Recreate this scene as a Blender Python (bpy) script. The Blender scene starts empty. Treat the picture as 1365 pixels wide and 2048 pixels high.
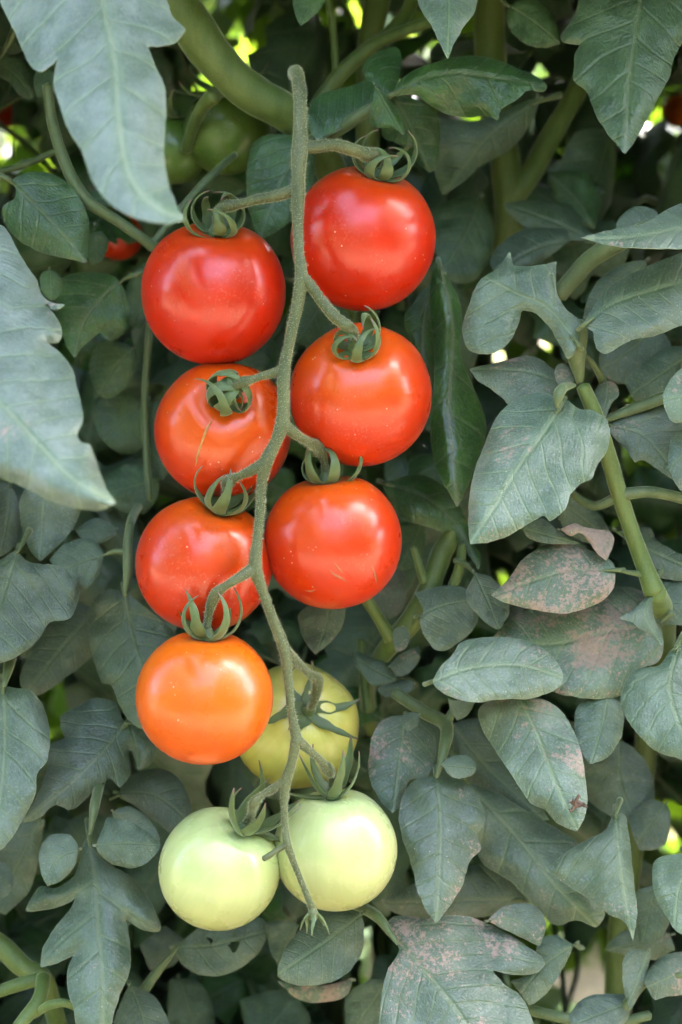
import bpy, math, random
from mathutils import Vector, noise
from mathutils.geometry import delaunay_2d_cdt

# ------------------------------------------------------------------ camera, sky, sun, exposure
SC = bpy.context.scene
COL = SC.collection
DIST = 0.90                       # lens to the fruit, metres
S = 0.000245                      # metres per photo pixel at the fruit
PITCH = math.radians(8)
CENTRE = Vector((0, 0, 0.85))
FWD = Vector((0, math.cos(PITCH), -math.sin(PITCH)))
RIGHT = Vector((1, 0, 0))
UP = Vector((0, math.sin(PITCH), math.cos(PITCH)))
CAM = CENTRE - FWD * DIST
cam_data = bpy.data.cameras.new('camera')
cam = bpy.data.objects.new('camera', cam_data)
COL.objects.link(cam)
cam.location = CAM
cam.rotation_euler = (math.radians(90) - PITCH, 0, 0)
cam_data.sensor_fit = 'VERTICAL'
cam_data.sensor_height = 36
cam_data.lens = 36 * DIST / (2048 * S)
cam_data.clip_start = 0.05
cam_data.clip_end = 500
cam_data.dof.use_dof = True
cam_data.dof.focus_distance = DIST - 0.025
cam_data.dof.aperture_fstop = 6.5
SC.camera = cam

SUN_EL, SUN_AZ = math.radians(50), math.radians(52)    # azimuth from +y towards +x: the sun stands behind the row
world = bpy.data.worlds.new('World')
SC.world = world
world.use_nodes = True
wn = world.node_tree
wn.nodes.clear()
sky = wn.nodes.new('ShaderNodeTexSky')
sky.sky_type = 'NISHITA'
sky.sun_disc = False
sky.sun_elevation = SUN_EL
sky.sun_rotation = SUN_AZ
sky.air_density = 0.55
sky.dust_density = 6.0
sky.ozone_density = 0.6
bg = wn.nodes.new('ShaderNodeBackground')
bg.inputs['Strength'].default_value = 0.15
wo = wn.nodes.new('ShaderNodeOutputWorld')
wn.links.new(sky.outputs[0], bg.inputs[0])
wn.links.new(bg.outputs[0], wo.inputs[0])
sun_data = bpy.data.lights.new('sun', 'SUN')
sun_data.energy = 2.0
sun_data.angle = math.radians(0.5)
sun_data.color = (1.0, 0.95, 0.86)
sun = bpy.data.objects.new('sun', sun_data)
COL.objects.link(sun)
sdir = Vector((math.sin(SUN_AZ) * math.cos(SUN_EL), math.cos(SUN_AZ) * math.cos(SUN_EL), math.sin(SUN_EL)))
sun.rotation_euler = (-sdir).to_track_quat('-Z', 'Y').to_euler()
sun.location = CENTRE + sdir * 6
vs = SC.view_settings
vs.view_transform = 'Standard'
vs.look = 'None'
vs.gamma = 1
vs.exposure = 4.75
try:
    vs.use_curve_mapping = False
except Exception:
    pass
SC.cycles.use_denoising = True
SC.cycles.use_adaptive_sampling = True
SC.cycles.adaptive_threshold = 0.02
SC.cycles.max_bounces = 5
SC.cycles.diffuse_bounces = 3
SC.cycles.glossy_bounces = 2
SC.cycles.transmission_bounces = 4
SC.cycles.sample_clamp_indirect = 6

R = random.Random(7)


def P(px, py, d=0.0):
    """photo pixel and depth (metres behind the fruit plane) -> world point"""
    k = DIST + d
    return CAM + FWD * k + RIGHT * ((px - 682.5) * S / DIST * k) + UP * ((1024 - py) * S / DIST * k)


def to_pix(w):
    v = w - CAM
    k = v.dot(FWD)
    return 682.5 + v.dot(RIGHT) / k * DIST / S, 1024 - v.dot(UP) / k * DIST / S


def pts(s):
    return [tuple(float(a) for a in q.split(',')) for q in s.split()]


# ------------------------------------------------------------------ materials
class N:
    """tiny node-graph helper"""
    def __init__(self, name):
        self.m = bpy.data.materials.new(name)
        self.m.use_nodes = True
        self.t = self.m.node_tree
        self.t.nodes.clear()
        self.out = self.t.nodes.new('ShaderNodeOutputMaterial')

    def n(self, kind, **kw):
        x = self.t.nodes.new(kind)
        for k, v in kw.items():
            setattr(x, k, v)
        return x

    def put(self, sock, v):
        if isinstance(v, bpy.types.NodeSocket):
            self.t.links.new(v, sock)
        elif v is not None:
            if sock.type == 'RGBA' and len(v) == 3:
                v = (*v, 1)
            sock.default_value = v

    def math(self, op, a, b=None, c=None, clamp=False):
        x = self.n('ShaderNodeMath', operation=op, use_clamp=clamp)
        for i, v in enumerate((a, b, c)):
            self.put(x.inputs[i], v)
        return x.outputs[0]

    def step(self, v, lo, hi, a=0.0, b=1.0):
        x = self.n('ShaderNodeMapRange', interpolation_type='SMOOTHSTEP')
        for i, q in enumerate((v, lo, hi, a, b)):
            self.put(x.inputs[i], q)
        return x.outputs[0]

    def mix(self, f, a, b, mode='MIX'):
        x = self.n('ShaderNodeMix', data_type='RGBA', blend_type=mode)
        self.put(x.inputs[0], f)
        self.put(x.inputs[6], a)
        self.put(x.inputs[7], b)
        return x.outputs[2]

    def noise(self, vec, scale, detail=3, rough=0.55, dist=0.0):
        x = self.n('ShaderNodeTexNoise')
        self.put(x.inputs['Vector'], vec)
        x.inputs['Scale'].default_value = scale
        x.inputs['Detail'].default_value = detail
        x.inputs['Roughness'].default_value = rough
        x.inputs['Distortion'].default_value = dist
        return x.outputs[0]

    def voro(self, vec, scale, feature='F1', rand=1.0):
        x = self.n('ShaderNodeTexVoronoi', feature=feature)
        self.put(x.inputs['Vector'], vec)
        x.inputs['Scale'].default_value = scale
        x.inputs['Randomness'].default_value = rand
        return x.outputs

    def attr(self, name, kind='GEOMETRY'):
        return self.n('ShaderNodeAttribute', attribute_type=kind, attribute_name=name).outputs

    def bump(self, h, strength, dist):
        x = self.n('ShaderNodeBump')
        self.put(x.inputs['Height'], h)
        x.inputs['Strength'].default_value = strength
        x.inputs['Distance'].default_value = dist
        return x.outputs[0]

    def bsdf(self, **kw):
        x = self.n('ShaderNodeBsdfPrincipled')
        for k, v in kw.items():
            self.put(x.inputs[k.replace('_', ' ')], v)
        return x

    def done(self, shader):
        self.t.links.new(shader, self.out.inputs['Surface'])
        return self.m


NVEIN = 7.0


def leaf_material(name, light, dark, vein, trans, under=False):
    g = N(name)
    lf = g.n('ShaderNodeSeparateXYZ')
    g.put(lf.inputs[0], g.attr('lf')['Vector'])
    t, s, e = lf.outputs
    tone = g.attr('tone', 'OBJECT')['Fac']
    dust = g.attr('dust', 'OBJECT')['Fac']
    fresh = g.attr('fresh', 'OBJECT')['Fac']
    oc = g.n('ShaderNodeTexCoord').outputs['Object']
    a = g.math('ABSOLUTE', s)
    vn = g.attr('vn')['Fac']
    q = g.math('DIVIDE', vn, NVEIN)
    f = g.math('FRACT', vn)
    dv = g.math('ABSOLUTE', g.math('SUBTRACT', f, 0.5))
    v2 = g.step(dv, 0.040, 0.008)
    v2w = g.step(dv, 0.10, 0.0)
    vm = g.step(a, 0.012, 0.004)
    vmw = g.step(a, 0.028, 0.004)
    cmb = g.n('ShaderNodeCombineXYZ')
    g.put(cmb.inputs[0], q)
    g.put(cmb.inputs[1], s)
    ve = g.voro(cmb.outputs[0], 34, 'DISTANCE_TO_EDGE')['Distance']
    v3 = g.step(ve, 0.07, 0.01)
    veins = g.math('MAXIMUM', g.math('MULTIPLY', v2, 0.75), vm)
    veins = g.math('MAXIMUM', veins, g.math('MULTIPLY', v3, 0.38))
    mott = g.step(g.noise(oc, 55, 5, 0.6), 0.35, 0.68)
    base = g.mix(mott, dark, light)
    base = g.mix(fresh, base, g.mix(mott, (0.013, 0.062, 0.006), (0.033, 0.118, 0.012)))
    fine = g.noise(oc, 900, 2)
    base = g.mix(g.step(fine, 0.52, 0.72, 0, 0.4), base, tuple(min(1, c * 1.7) for c in light))
    vz = g.math('MAXIMUM', g.math('MULTIPLY', g.step(dv, 0.20, 0.0), 0.28), g.step(a, 0.06, 0.0, 0, 0.4))
    base = g.mix(vz, base, (0.060, 0.108, 0.040))
    base = g.mix(g.math('MULTIPLY', veins, 0.5), base, vein)
    base = g.mix(g.step(e, 0.006, 0.0, 0, 0.5), base, vein)           # the pale margin
    tn = g.n('ShaderNodeMix', data_type='RGBA', blend_type='MULTIPLY')
    tn.inputs[0].default_value = 1
    g.put(tn.inputs[6], base)
    gr = g.n('ShaderNodeCombineColor')
    for i in range(3):
        g.put(gr.inputs[i], tone)
    g.put(tn.inputs[7], gr.outputs[0])
    base = tn.outputs[2]
    # blotches of dried dust and scorched tissue, in shapes of their own
    n1 = g.noise(oc, 28, 6, 0.68, 0.4)
    n2 = g.noise(oc, 480, 3, 0.75)
    dm = g.math('ADD', g.math('MULTIPLY', n1, 0.62), g.math('MULTIPLY', n2, 0.38))
    lo = g.math('SUBTRACT', 0.70, g.math('MULTIPLY', dust, 0.36))
    dmask = g.step(g.math('SUBTRACT', dm, lo), 0.0, 0.06, 0, 0.85)
    base = g.mix(dmask, base, g.mix(n2, (0.15, 0.10, 0.075), (0.42, 0.30, 0.25)))
    sp = g.voro(oc, 330, 'F1')['Distance']
    spn = g.noise(oc, 60, 2)
    speck = g.math('MULTIPLY', g.step(sp, 0.13, 0.08), g.step(spn, 0.56, 0.62))
    base = g.mix(g.math('MULTIPLY', speck, g.math('ADD', 0.25, dust), clamp=True), base, (0.45, 0.42, 0.36))
    # relief
    h = g.math('SUBTRACT', g.math('MULTIPLY', ve, 0.9), g.math('MULTIPLY', v2w, 0.55))
    h = g.math('SUBTRACT', h, g.math('MULTIPLY', vmw, 0.8))
    h = g.math('ADD', h, g.math('MULTIPLY', g.noise(oc, 520, 2, 0.7), 0.55))
    if under:
        h = g.math('MULTIPLY', h, -1.0)
    nb = g.bump(h, 0.5, 0.0011)
    p = g.bsdf(Base_Color=base, Roughness=g.math('ADD', g.math('SUBTRACT', 0.41, g.math('MULTIPLY', fresh, 0.14)), g.math('MULTIPLY', dmask, 0.3)), Normal=nb)
    p.inputs['Specular IOR Level'].default_value = 0.46
    p.inputs['Sheen Weight'].default_value = 0.05
    p.inputs['Sheen Roughness'].default_value = 0.45
    p.inputs['Sheen Tint'].default_value = (0.85, 0.93, 1.0, 1)
    tr = g.n('ShaderNodeBsdfTranslucent')
    g.put(tr.inputs[0], g.mix(g.math('MULTIPLY', veins, 0.5), trans, tuple(c * 0.6 for c in trans)))
    mx = g.n('ShaderNodeMixShader')
    mx.inputs[0].default_value = 0.12
    g.put(mx.inputs[1], p.outputs[0])
    g.put(mx.inputs[2], tr.outputs[0])
    return g.done(mx.outputs[0])


M = {}
M['leaf'] = leaf_material('leaf_upper', (0.104, 0.132, 0.108), (0.050, 0.074, 0.053), (0.16, 0.195, 0.115), (0.18, 0.38, 0.03))
M['leaf_under'] = leaf_material('leaf_under', (0.15, 0.20, 0.14), (0.11, 0.155, 0.11), (0.22, 0.27, 0.15), (0.20, 0.40, 0.04), True)


def stem_material(name, c1, c2, c3, scale=1.0):
    g = N(name)
    oc = g.n('ShaderNodeTexCoord').outputs['Object']
    mp = g.n('ShaderNodeMapping')
    g.put(mp.inputs[0], oc)
    mp.inputs['Scale'].default_value = (1, 1, 0.25)
    n1 = g.noise(mp.outputs[0], 130, 5, 0.6)
    n2 = g.noise(oc, 900, 3, 0.6)
    c = g.mix(g.step(n1, 0.35, 0.65), c1, c2)
    c = g.mix(g.step(n2, 0.52, 0.7, 0, 0.55), c, c3)
    h = g.math('ADD', g.math('MULTIPLY', n1, 0.6), n2)
    p = g.bsdf(Base_Color=c, Roughness=0.55, Normal=g.bump(h, 0.5, 0.0006))
    p.inputs['Sheen Weight'].default_value = 0.5
    p.inputs['Sheen Roughness'].default_value = 0.35
    p.inputs['Sheen Tint'].default_value = (0.8, 0.9, 0.62, 1)
    p.inputs['Subsurface Weight'].default_value = 0.08
    p.inputs['Subsurface Radius'].default_value = (0.002, 0.003, 0.001)
    return g.done(p.outputs[0])


M['truss'] = stem_material('truss_stalk', (0.044, 0.062, 0.018), (0.076, 0.096, 0.034), (0.13, 0.112, 0.052))
M['stem'] = stem_material('plant_stem', (0.060, 0.104, 0.016), (0.090, 0.136, 0.028), (0.13, 0.155, 0.05))
M['petiole'] = stem_material('leaf_petiole', (0.058, 0.092, 0.030), (0.082, 0.118, 0.046), (0.12, 0.145, 0.075))


def sepal_material():
    g = N('sepal')
    lf = g.n('ShaderNodeSeparateXYZ')
    g.put(lf.inputs[0], g.attr('lf')['Vector'])
    t, s, e = lf.outputs
    oc = g.n('ShaderNodeTexCoord').outputs['Object']
    n1 = g.noise(oc, 300, 4)
    c = g.mix(n1, (0.040, 0.075, 0.018), (0.085, 0.125, 0.038))
    c = g.mix(g.step(t, 0.86, 1.0), c, (0.13, 0.065, 0.055))
    p = g.bsdf(Base_Color=c, Roughness=0.5, Normal=g.bump(g.noise(oc, 1200, 3), 0.4, 0.0004))
    p.inputs['Sheen Weight'].default_value = 0.4
    p.inputs['Sheen Roughness'].default_value = 0.4
    p.inputs['Sheen Tint'].default_value = (0.8, 0.95, 0.7, 1)
    return g.done(p.outputs[0])


M['sepal'] = sepal_material()


def tomato_material(name, body, shoulder, sub, sh0=0.25, sh1=0.75, streak=0.0, rough=0.30):
    g = N(name)
    lf = g.n('ShaderNodeSeparateXYZ')
    g.put(lf.inputs[0], g.attr('lf')['Vector'])
    t, s, e = lf.outputs                       # t: 0 at the stalk, 1 at the blossom end
    oc = g.n('ShaderNodeTexCoord').outputs['Object']
    n1 = g.noise(oc, 30, 4, 0.5)
    tt = g.math('ADD', t, g.math('MULTIPLY', g.math('SUBTRACT', n1, 0.5), 0.35))
    c = g.mix(g.step(tt, sh0, sh1), shoulder, body)
    if streak:
        mp = g.n('ShaderNodeCombineXYZ')
        g.put(mp.inputs[0], g.math('MULTIPLY', s, 26.0))
        g.put(mp.inputs[1], g.math('MULTIPLY', t, 1.5))
        st = g.noise(mp.outputs[0], 1.6, 4, 0.6)
        c = g.mix(g.step(st, 0.35, 0.7, 0, streak), c, tuple(x * 0.72 for x in body))
    # pinprick lenticels and a few corky nicks
    vo = g.voro(oc, 300, 'F1')['Distance']
    gate = g.step(g.noise(oc, 70, 2), 0.56, 0.64)
    dots = g.math('MULTIPLY', g.step(vo, 0.16, 0.08), gate)
    c = g.mix(g.math('MULTIPLY', dots, 0.65), c, (0.70, 0.52, 0.40))
    # the powdery bloom
    bl = g.noise(oc, 700, 4, 0.7)
    blm = g.math('MULTIPLY', g.step(bl, 0.52, 0.72), g.step(g.noise(oc, 40, 3), 0.45, 0.65, 0.02, 0.14))
    c = g.mix(blm, c, (0.62, 0.50, 0.44))
    h = g.math('ADD', g.noise(oc, 220, 2), g.math('MULTIPLY', bl, 0.12))
    rg = g.step(g.noise(oc, 60, 4), 0.3, 0.7, rough - 0.04, rough + 0.08)
    p = g.bsdf(Base_Color=c, Roughness=rg, Normal=g.bump(h, 0.02, 0.0008))
    p.inputs['Subsurface Weight'].default_value = 0.22
    p.inputs['Subsurface Radius'].default_value = sub
    p.inputs['Subsurface Scale'].default_value = 1.0
    p.inputs['Specular IOR Level'].default_value = 0.30
    p.inputs['Sheen Weight'].default_value = 0.05
    p.inputs['Coat Weight'].default_value = 0.45
    p.inputs['Coat Roughness'].default_value = 0.20
    p.inputs['Sheen Roughness'].default_value = 0.3
    p.inputs['Sheen Tint'].default_value = (1, 0.8, 0.8, 1)
    return g.done(p.outputs[0])


RS = (0.006, 0.0015, 0.0008)
GS = (0.005, 0.006, 0.002)
M['tom_red'] = tomato_material('tomato_red', (0.46, 0.016, 0.001), (0.50, 0.040, 0.001), RS, 0.05, 0.40)
M['tom_orange_red'] = tomato_material('tomato_orange_red', (0.48, 0.027, 0.001), (0.54, 0.072, 0.001), RS, 0.05, 0.50)
M['tom_orange'] = tomato_material('tomato_orange', (0.58, 0.088, 0.001), (0.58, 0.108, 0.002), RS, 0.2, 0.8)
M['tom_yellow'] = tomato_material('tomato_yellow', (0.64, 0.52, 0.09), (0.52, 0.52, 0.13), GS, 0.15, 0.8, 0.4)
M['tom_pale'] = tomato_material('tomato_pale', (0.43, 0.47, 0.20), (0.38, 0.47, 0.20), GS, 0.1, 0.7, 0.3, 0.27)
M['tom_green'] = tomato_material('tomato_green', (0.10, 0.17, 0.03), (0.07, 0.13, 0.02), GS, 0.1, 0.6, 0.3)


def plain(name, c1, c2, scale, rough=0.7, bump=0.5, bd=0.002):
    g = N(name)
    oc = g.n('ShaderNodeTexCoord').outputs['Object']
    n1 = g.noise(oc, scale, 6, 0.65)
    p = g.bsdf(Base_Color=g.mix(g.step(n1, 0.3, 0.7), c1, c2), Roughness=rough, Normal=g.bump(n1, bump, bd))
    return g.done(p.outputs[0])


M['soil'] = plain('soil', (0.09, 0.07, 0.045), (0.17, 0.135, 0.09), 18, 0.95, 0.9, 0.02)
M['scar'] = plain('corky_scar', (0.34, 0.17, 0.04), (0.44, 0.26, 0.09), 900)
M['scratch'] = plain('pale_scratch', (0.34, 0.09, 0.03), (0.42, 0.16, 0.07), 900)
M['withered'] = plain('withered_petal', (0.05, 0.03, 0.025), (0.13, 0.08, 0.05), 500)


def hair_material():
    g = N('hair')
    p = g.bsdf(Base_Color=(0.34, 0.35, 0.22), Roughness=0.5)
    return g.done(p.outputs[0])


M['hair'] = hair_material()


def mass_material(name, c1, c2, trans, tf):
    g = N(name)
    oc = g.n('ShaderNodeTexCoord').outputs['Object']
    c = g.mix(g.step(g.noise(oc, 9, 4), 0.35, 0.65), c1, c2)
    p = g.bsdf(Base_Color=c, Roughness=0.5)
    tr = g.n('ShaderNodeBsdfTranslucent')
    g.put(tr.inputs[0], trans)
    mx = g.n('ShaderNodeMixShader')
    mx.inputs[0].default_value = tf
    g.put(mx.inputs[1], p.outputs[0])
    g.put(mx.inputs[2], tr.outputs[0])
    return g.done(mx.outputs[0])


M['mass_sunny'] = mass_material('sunlit_leaf_mass', (0.10, 0.17, 0.03), (0.16, 0.22, 0.05), (0.45, 0.62, 0.05), 0.5)  # brighter, yellower copy of the leaf mass: sunlight put into the colour
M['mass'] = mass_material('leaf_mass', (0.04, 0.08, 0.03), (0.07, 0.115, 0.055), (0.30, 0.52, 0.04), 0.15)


# ------------------------------------------------------------------ object helpers
def put(name, me, parent=None, mats=(), **props):
    o = bpy.data.objects.new(name, me)
    COL.objects.link(o)
    if me is not None and mats:
        for m in mats:
            me.materials.append(M[m])
    if parent is not None:
        o.parent = parent
        o.matrix_parent_inverse = parent.matrix_world.inverted() if False else o.matrix_parent_inverse
    for k, v in props.items():
        o[k] = v
    return o


def make_mesh(name, vs_, fs, lf=None, mat_idx=None, smooth=True, sharp=None, vn=None):
    me = bpy.data.meshes.new(name)
    me.from_pydata([tuple(v) for v in vs_], [], fs)
    if smooth:
        me.polygons.foreach_set('use_smooth', [True] * len(me.polygons))
    if mat_idx:
        me.polygons.foreach_set('material_index', mat_idx)
    if lf is not None:
        a = me.attributes.new('lf', 'FLOAT_VECTOR', 'POINT')
        a.data.foreach_set('vector', [c for v in lf for c in v])
    if vn is not None:
        a = me.attributes.new('vn', 'FLOAT', 'POINT')
        a.data.foreach_set('value', vn)
    if sharp:
        me.set_sharp_from_angle(angle=math.radians(sharp))
    me.update()
    return me


def catmull(ps, n=6, closed=False, corner=None):
    """smooth curve through tuples of any length; sharp corners stay sharp"""
    k = len(ps)
    ps = [Vector(p) for p in ps]
    tang = []
    for i in range(k):
        a = ps[i - 1] if (closed or i > 0) else ps[i]
        b = ps[(i + 1) % k] if (closed or i < k - 1) else ps[i]
        tg = (b - a) * 0.5
        if corner is not None:
            u, w = ps[i] - a, b - ps[i]
            if u.length > 1e-9 and w.length > 1e-9 and u.normalized().dot(w.normalized()) < corner:
                tg = tg * 0.0
        tang.append(tg)
    out = []
    for i in range(k if closed else k - 1):
        p0, p1, m0, m1 = ps[i], ps[(i + 1) % k], tang[i], tang[(i + 1) % k]
        L = (p1 - p0).length
        for m in ('m0', 'm1'):
            pass
        if m0.length > L:
            m0 = m0 * (L / m0.length)
        if m1.length > L:
            m1 = m1 * (L / m1.length)
        for j in range(n):
            u = j / n
            h00 = 2 * u**3 - 3 * u**2 + 1
            h10 = u**3 - 2 * u**2 + u
            h01 = -2 * u**3 + 3 * u**2
            h11 = u**3 - u**2
            out.append(p0 * h00 + m0 * h10 + p1 * h01 + m1 * h11)
    if not closed:
        out.append(ps[-1])
    return out


def tube_data(path, sides=12, n=6, wob=0.0, cap=True, seed=0):
    """path: list of (Vector, radius) -> vertices, faces, and the swept frame list"""
    sm = catmull([(*p, r) for p, r in path], n)
    c = [Vector(q[:3]) for q in sm]
    rr = [q[3] for q in sm]
    V, F = [], []
    t0 = (c[1] - c[0]).normalized()
    nrm = t0.orthogonal().normalized()
    frames = []
    for i, p in enumerate(c):
        tg = (c[min(i + 1, len(c) - 1)] - c[max(i - 1, 0)]).normalized()
        nrm = (nrm - tg * nrm.dot(tg)).normalized()
        bn = tg.cross(nrm)
        frames.append((p, tg, nrm, bn, rr[i]))
        for k in range(sides):
            a = 2 * math.pi * k / sides
            r = rr[i] * (1 + wob * noise.noise(Vector((p.x * 90 + math.cos(a), p.y * 90 + math.sin(a), p.z * 60 + seed))))
            V.append(p + nrm * math.cos(a) * r + bn * math.sin(a) * r)
    for i in range(len(c) - 1):
        for k in range(sides):
            a, b = i * sides + k, i * sides + (k + 1) % sides
            F.append((a, b, b + sides, a + sides))
    if cap:
        for end, sgn in ((0, -1), (len(c) - 1, 1)):
            q = len(V)
            V.append(c[end] + frames[end][1] * sgn * rr[end] * 0.45)
            for k in range(sides):
                a, b = end * sides + k, end * sides + (k + 1) % sides
                F.append((b, a, q) if sgn < 0 else (a, b, q))
    return V, F, frames


def join_tubes(tubes):
    V, F = [], []
    for v, f in tubes:
        o = len(V)
        V += v
        F += [tuple(i + o for i in q) for q in f]
    return V, F


def px_path(s, extra_d=0.0):
    """'x,y,d,w ...' (w = width in photo pixels) -> tube path"""
    out = []
    for q in s.split():
        x, y, d, w = (float(a) for a in q.split(','))
        d += extra_d
        out.append((P(x, y, d), w * 0.5 * S * (DIST + d) / DIST))
    return out


def hairs(frames, per_m, length, rnd, name, parent):
    """fine straight hairs standing off a stalk"""
    V, F = [], []
    for i in range(len(frames) - 1):
        p, tg, n1, b1, r = frames[i]
        p2, r2 = frames[i + 1][0], frames[i + 1][4]
        L = (p2 - p).length
        cnt = per_m * L
        cnt = int(cnt) + (1 if rnd.random() < cnt - int(cnt) else 0)
        for _ in range(cnt):
            u, a = rnd.random(), rnd.random() * 2 * math.pi
            rad = n1 * math.cos(a) + b1 * math.sin(a)
            base = p.lerp(p2, u) + rad * (r + (r2 - r) * u) * 0.97
            dr = (rad + tg * rnd.uniform(-0.35, 0.35) + Vector((rnd.gauss(0, .15), rnd.gauss(0, .15), rnd.gauss(0, .15)))).normalized()
            ln = length * rnd.uniform(0.35, 1.15)
            w = 0.00009
            sd = dr.cross(tg).normalized() * w
            sd2 = dr.cross(sd).normalized() * w
            o = len(V)
            V += [base + sd, base - sd * 0.5 + sd2, base - sd * 0.5 - sd2, base + dr * ln]
            F += [(o, o + 1, o + 3), (o + 1, o + 2, o + 3), (o + 2, o, o + 3)]
    if V:
        return put(name, make_mesh(name, V, F, smooth=False), parent, ['hair'], kind='stuff')


# ------------------------------------------------------------------ leaflet meshes
def inside(p, poly):
    x, y = p
    c = False
    j = len(poly) - 1
    for i in range(len(poly)):
        xi, yi = poly[i]
        xj, yj = poly[j]
        if (yi > y) != (yj > y) and x < (xj - xi) * (y - yi) / (yj - yi) + xi:
            c = not c
        j = i
    return c


def seg_dist(p, a, b):
    ax, ay = a
    dx, dy = b[0] - ax, b[1] - ay
    L2 = dx * dx + dy * dy or 1e-9
    u = ((p[0] - ax) * dx + (p[1] - ay) * dy) / L2
    u = max(0.0, min(1.0, u))
    qx, qy = ax + u * dx - p[0], ay + u * dy - p[1]
    return math.hypot(qx, qy), u, (dx * (p[1] - ay) - dy * (p[0] - ax))


def leaflet_mesh(name, outline, rib, mapper, unit, dc=0.0, gx=0.0, gy=0.4, arch=0.25, bend=0.0, wave=1.0,
                 quilt=1.0, step=8.0, seed=0, serr=1.3, holes=(), face=None, curl=0.0):
    """outline, rib in plan units; mapper(x, y, depth) -> world; unit = metres per plan unit"""
    ol = [tuple(v[:2]) for v in catmull(outline, 5, True, 0.30)]
    # resample to an even spacing
    per = [0.0]
    for i in range(len(ol)):
        a, b = ol[i], ol[(i + 1) % len(ol)]
        per.append(per[-1] + math.hypot(a[0] - b[0], a[1] - b[1]))
    tot = per[-1]
    cnt = max(24, int(tot / (step * 0.8)))
    rs, j = [], 0
    for i in range(cnt):
        d = tot * i / cnt
        while per[j + 1] < d:
            j += 1
        u = (d - per[j]) / max(1e-9, per[j + 1] - per[j])
        a, b = ol[j], ol[(j + 1) % len(ol)]
        nx, ny = -(b[1] - a[1]), b[0] - a[0]
        ln = math.hypot(nx, ny) or 1
        w = serr * (noise.noise(Vector((d * 0.045, seed * 3.1, 0))) * 1.4 + 0.7 * noise.noise(Vector((d * 0.13, seed * 3.1, 5))))
        rs.append((a[0] + (b[0] - a[0]) * u + nx / ln * w, a[1] + (b[1] - a[1]) * u + ny / ln * w))
    rb = [tuple(v[:2]) for v in catmull(rib, 6)]
    rl = [0.0]
    for i in range(len(rb) - 1):
        rl.append(rl[-1] + math.hypot(rb[i + 1][0] - rb[i][0], rb[i + 1][1] - rb[i][1]))
    L = rl[-1]
    xs = [p[0] for p in rs]
    ys = [p[1] for p in rs]
    cx, cy = (min(xs) + max(xs)) / 2, (min(ys) + max(ys)) / 2
    V2 = [Vector(p) for p in rs]
    edges = [(i, (i + 1) % cnt) for i in range(cnt)]
    rnd = random.Random(seed)
    y, row = min(ys) + step * 0.5, 0
    while y < max(ys):
        x = min(xs) + (step * 0.5 if row % 2 else 0)
        while x < max(xs):
            q = (x + rnd.uniform(-.18, .18) * step, y + rnd.uniform(-.18, .18) * step)
            if inside(q, rs) and min(seg_dist(q, rs[i], rs[(i + 1) % cnt])[0] for i in range(0, cnt)) > step * 0.5:
                V2.append(Vector(q))
            x += step
        y += step * 0.87
        row += 1
    vo, _, fo, *_ = delaunay_2d_cdt(V2, edges, [], 1, 1e-4)
    if holes:
        fo = [f for f in fo if not any(math.hypot(sum(vo[i][0] for i in f) / 3 - hx, sum(vo[i][1] for i in f) / 3 - hy) < hr
                                       for hx, hy, hr in holes)]
    V, LF, VN = [], [], []
    ka, nvv = rnd.uniform(0.5, 0.75), rnd.uniform(5.6, 8.0)
    for v in vo:
        p = (v[0], v[1])
        best = None
        for i in range(len(rb) - 1):
            dd, u, sg = seg_dist(p, rb[i], rb[i + 1])
            if best is None or dd < best[0]:
                best = (dd, (rl[i] + u * (rl[i + 1] - rl[i])) / L, 1 if sg > 0 else -1)
        sd, t, sg = best
        s = sd * sg / L
        e = min(seg_dist(p, rs[i], rs[(i + 1) % cnt])[0] for i in range(cnt)) / L
        a = abs(s)
        d = dc + (gx * (p[0] - cx) + gy * (cy - p[1])) * unit
        d += arch * a * a / (a + 0.08) * L * unit + bend * (t - 0.35) ** 2 * L * unit
        w1 = noise.noise(Vector((p[0] / L * 2.6, p[1] / L * 2.6, seed * 1.7)))
        w2 = noise.noise(Vector((p[0] / L * 6.5, p[1] / L * 6.5, seed * 1.7 + 9)))
        d += wave * L * unit * (0.055 * w1 + 0.034 * w2 * min(1, a * 5))
        d += curl * L * unit * max(0.0, 0.10 - e) ** 2 * 28 * (0.5 + noise.noise(Vector((t * 3.0, sg, seed))))
        q_ = t - ka * a - 0.3 * a * a + 0.06 * noise.noise(Vector((t * 3.3, sg * 7.0, seed * 2.3))) + 0.02 * noise.noise(Vector((p[0] / L * 5, p[1] / L * 5, seed * 0.9)))
        vn = q_ * nvv + (0.37 if sg > 0 else 0) + 20
        pil = abs(math.sin(math.pi * ((vn % 1.0) - 0.5))) ** 0.8
        pk = 0.55 + 0.9 * noise.noise(Vector((p[0] / L * 4, p[1] / L * 4, seed * 4.1)))
        d -= quilt * 0.0045 * L * unit * pil * max(0.1, pk) * min(1, a * 9) * min(1, e * 22)
        d -= quilt * 0.0035 * L * unit * noise.noise(Vector((p[0] / L * 19, p[1] / L * 19, seed)))
        VN.append(vn)
        V.append(mapper(p[0], p[1], d))
        LF.append((t, s, e))
    # orient towards `face`
    nsum = Vector((0, 0, 0))
    for f in fo:
        nsum += (V[f[1]] - V[f[0]]).cross(V[f[2]] - V[f[0]])
    want = face if face is not None else (CAM - V[0])
    F = [tuple(f) if nsum.dot(want) > 0 else tuple(reversed(f)) for f in fo]
    nr = [Vector((0, 0, 0)) for _ in V]
    ec = {}
    for f in F:
        q = (V[f[1]] - V[f[0]]).cross(V[f[2]] - V[f[0]])
        for i in f:
            nr[i] += q
        for i in range(3):
            a, b = f[i], f[(i + 1) % 3]
            ec[(a, b)] = 1
    n0 = len(V)
    thick = 0.0003
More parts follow.
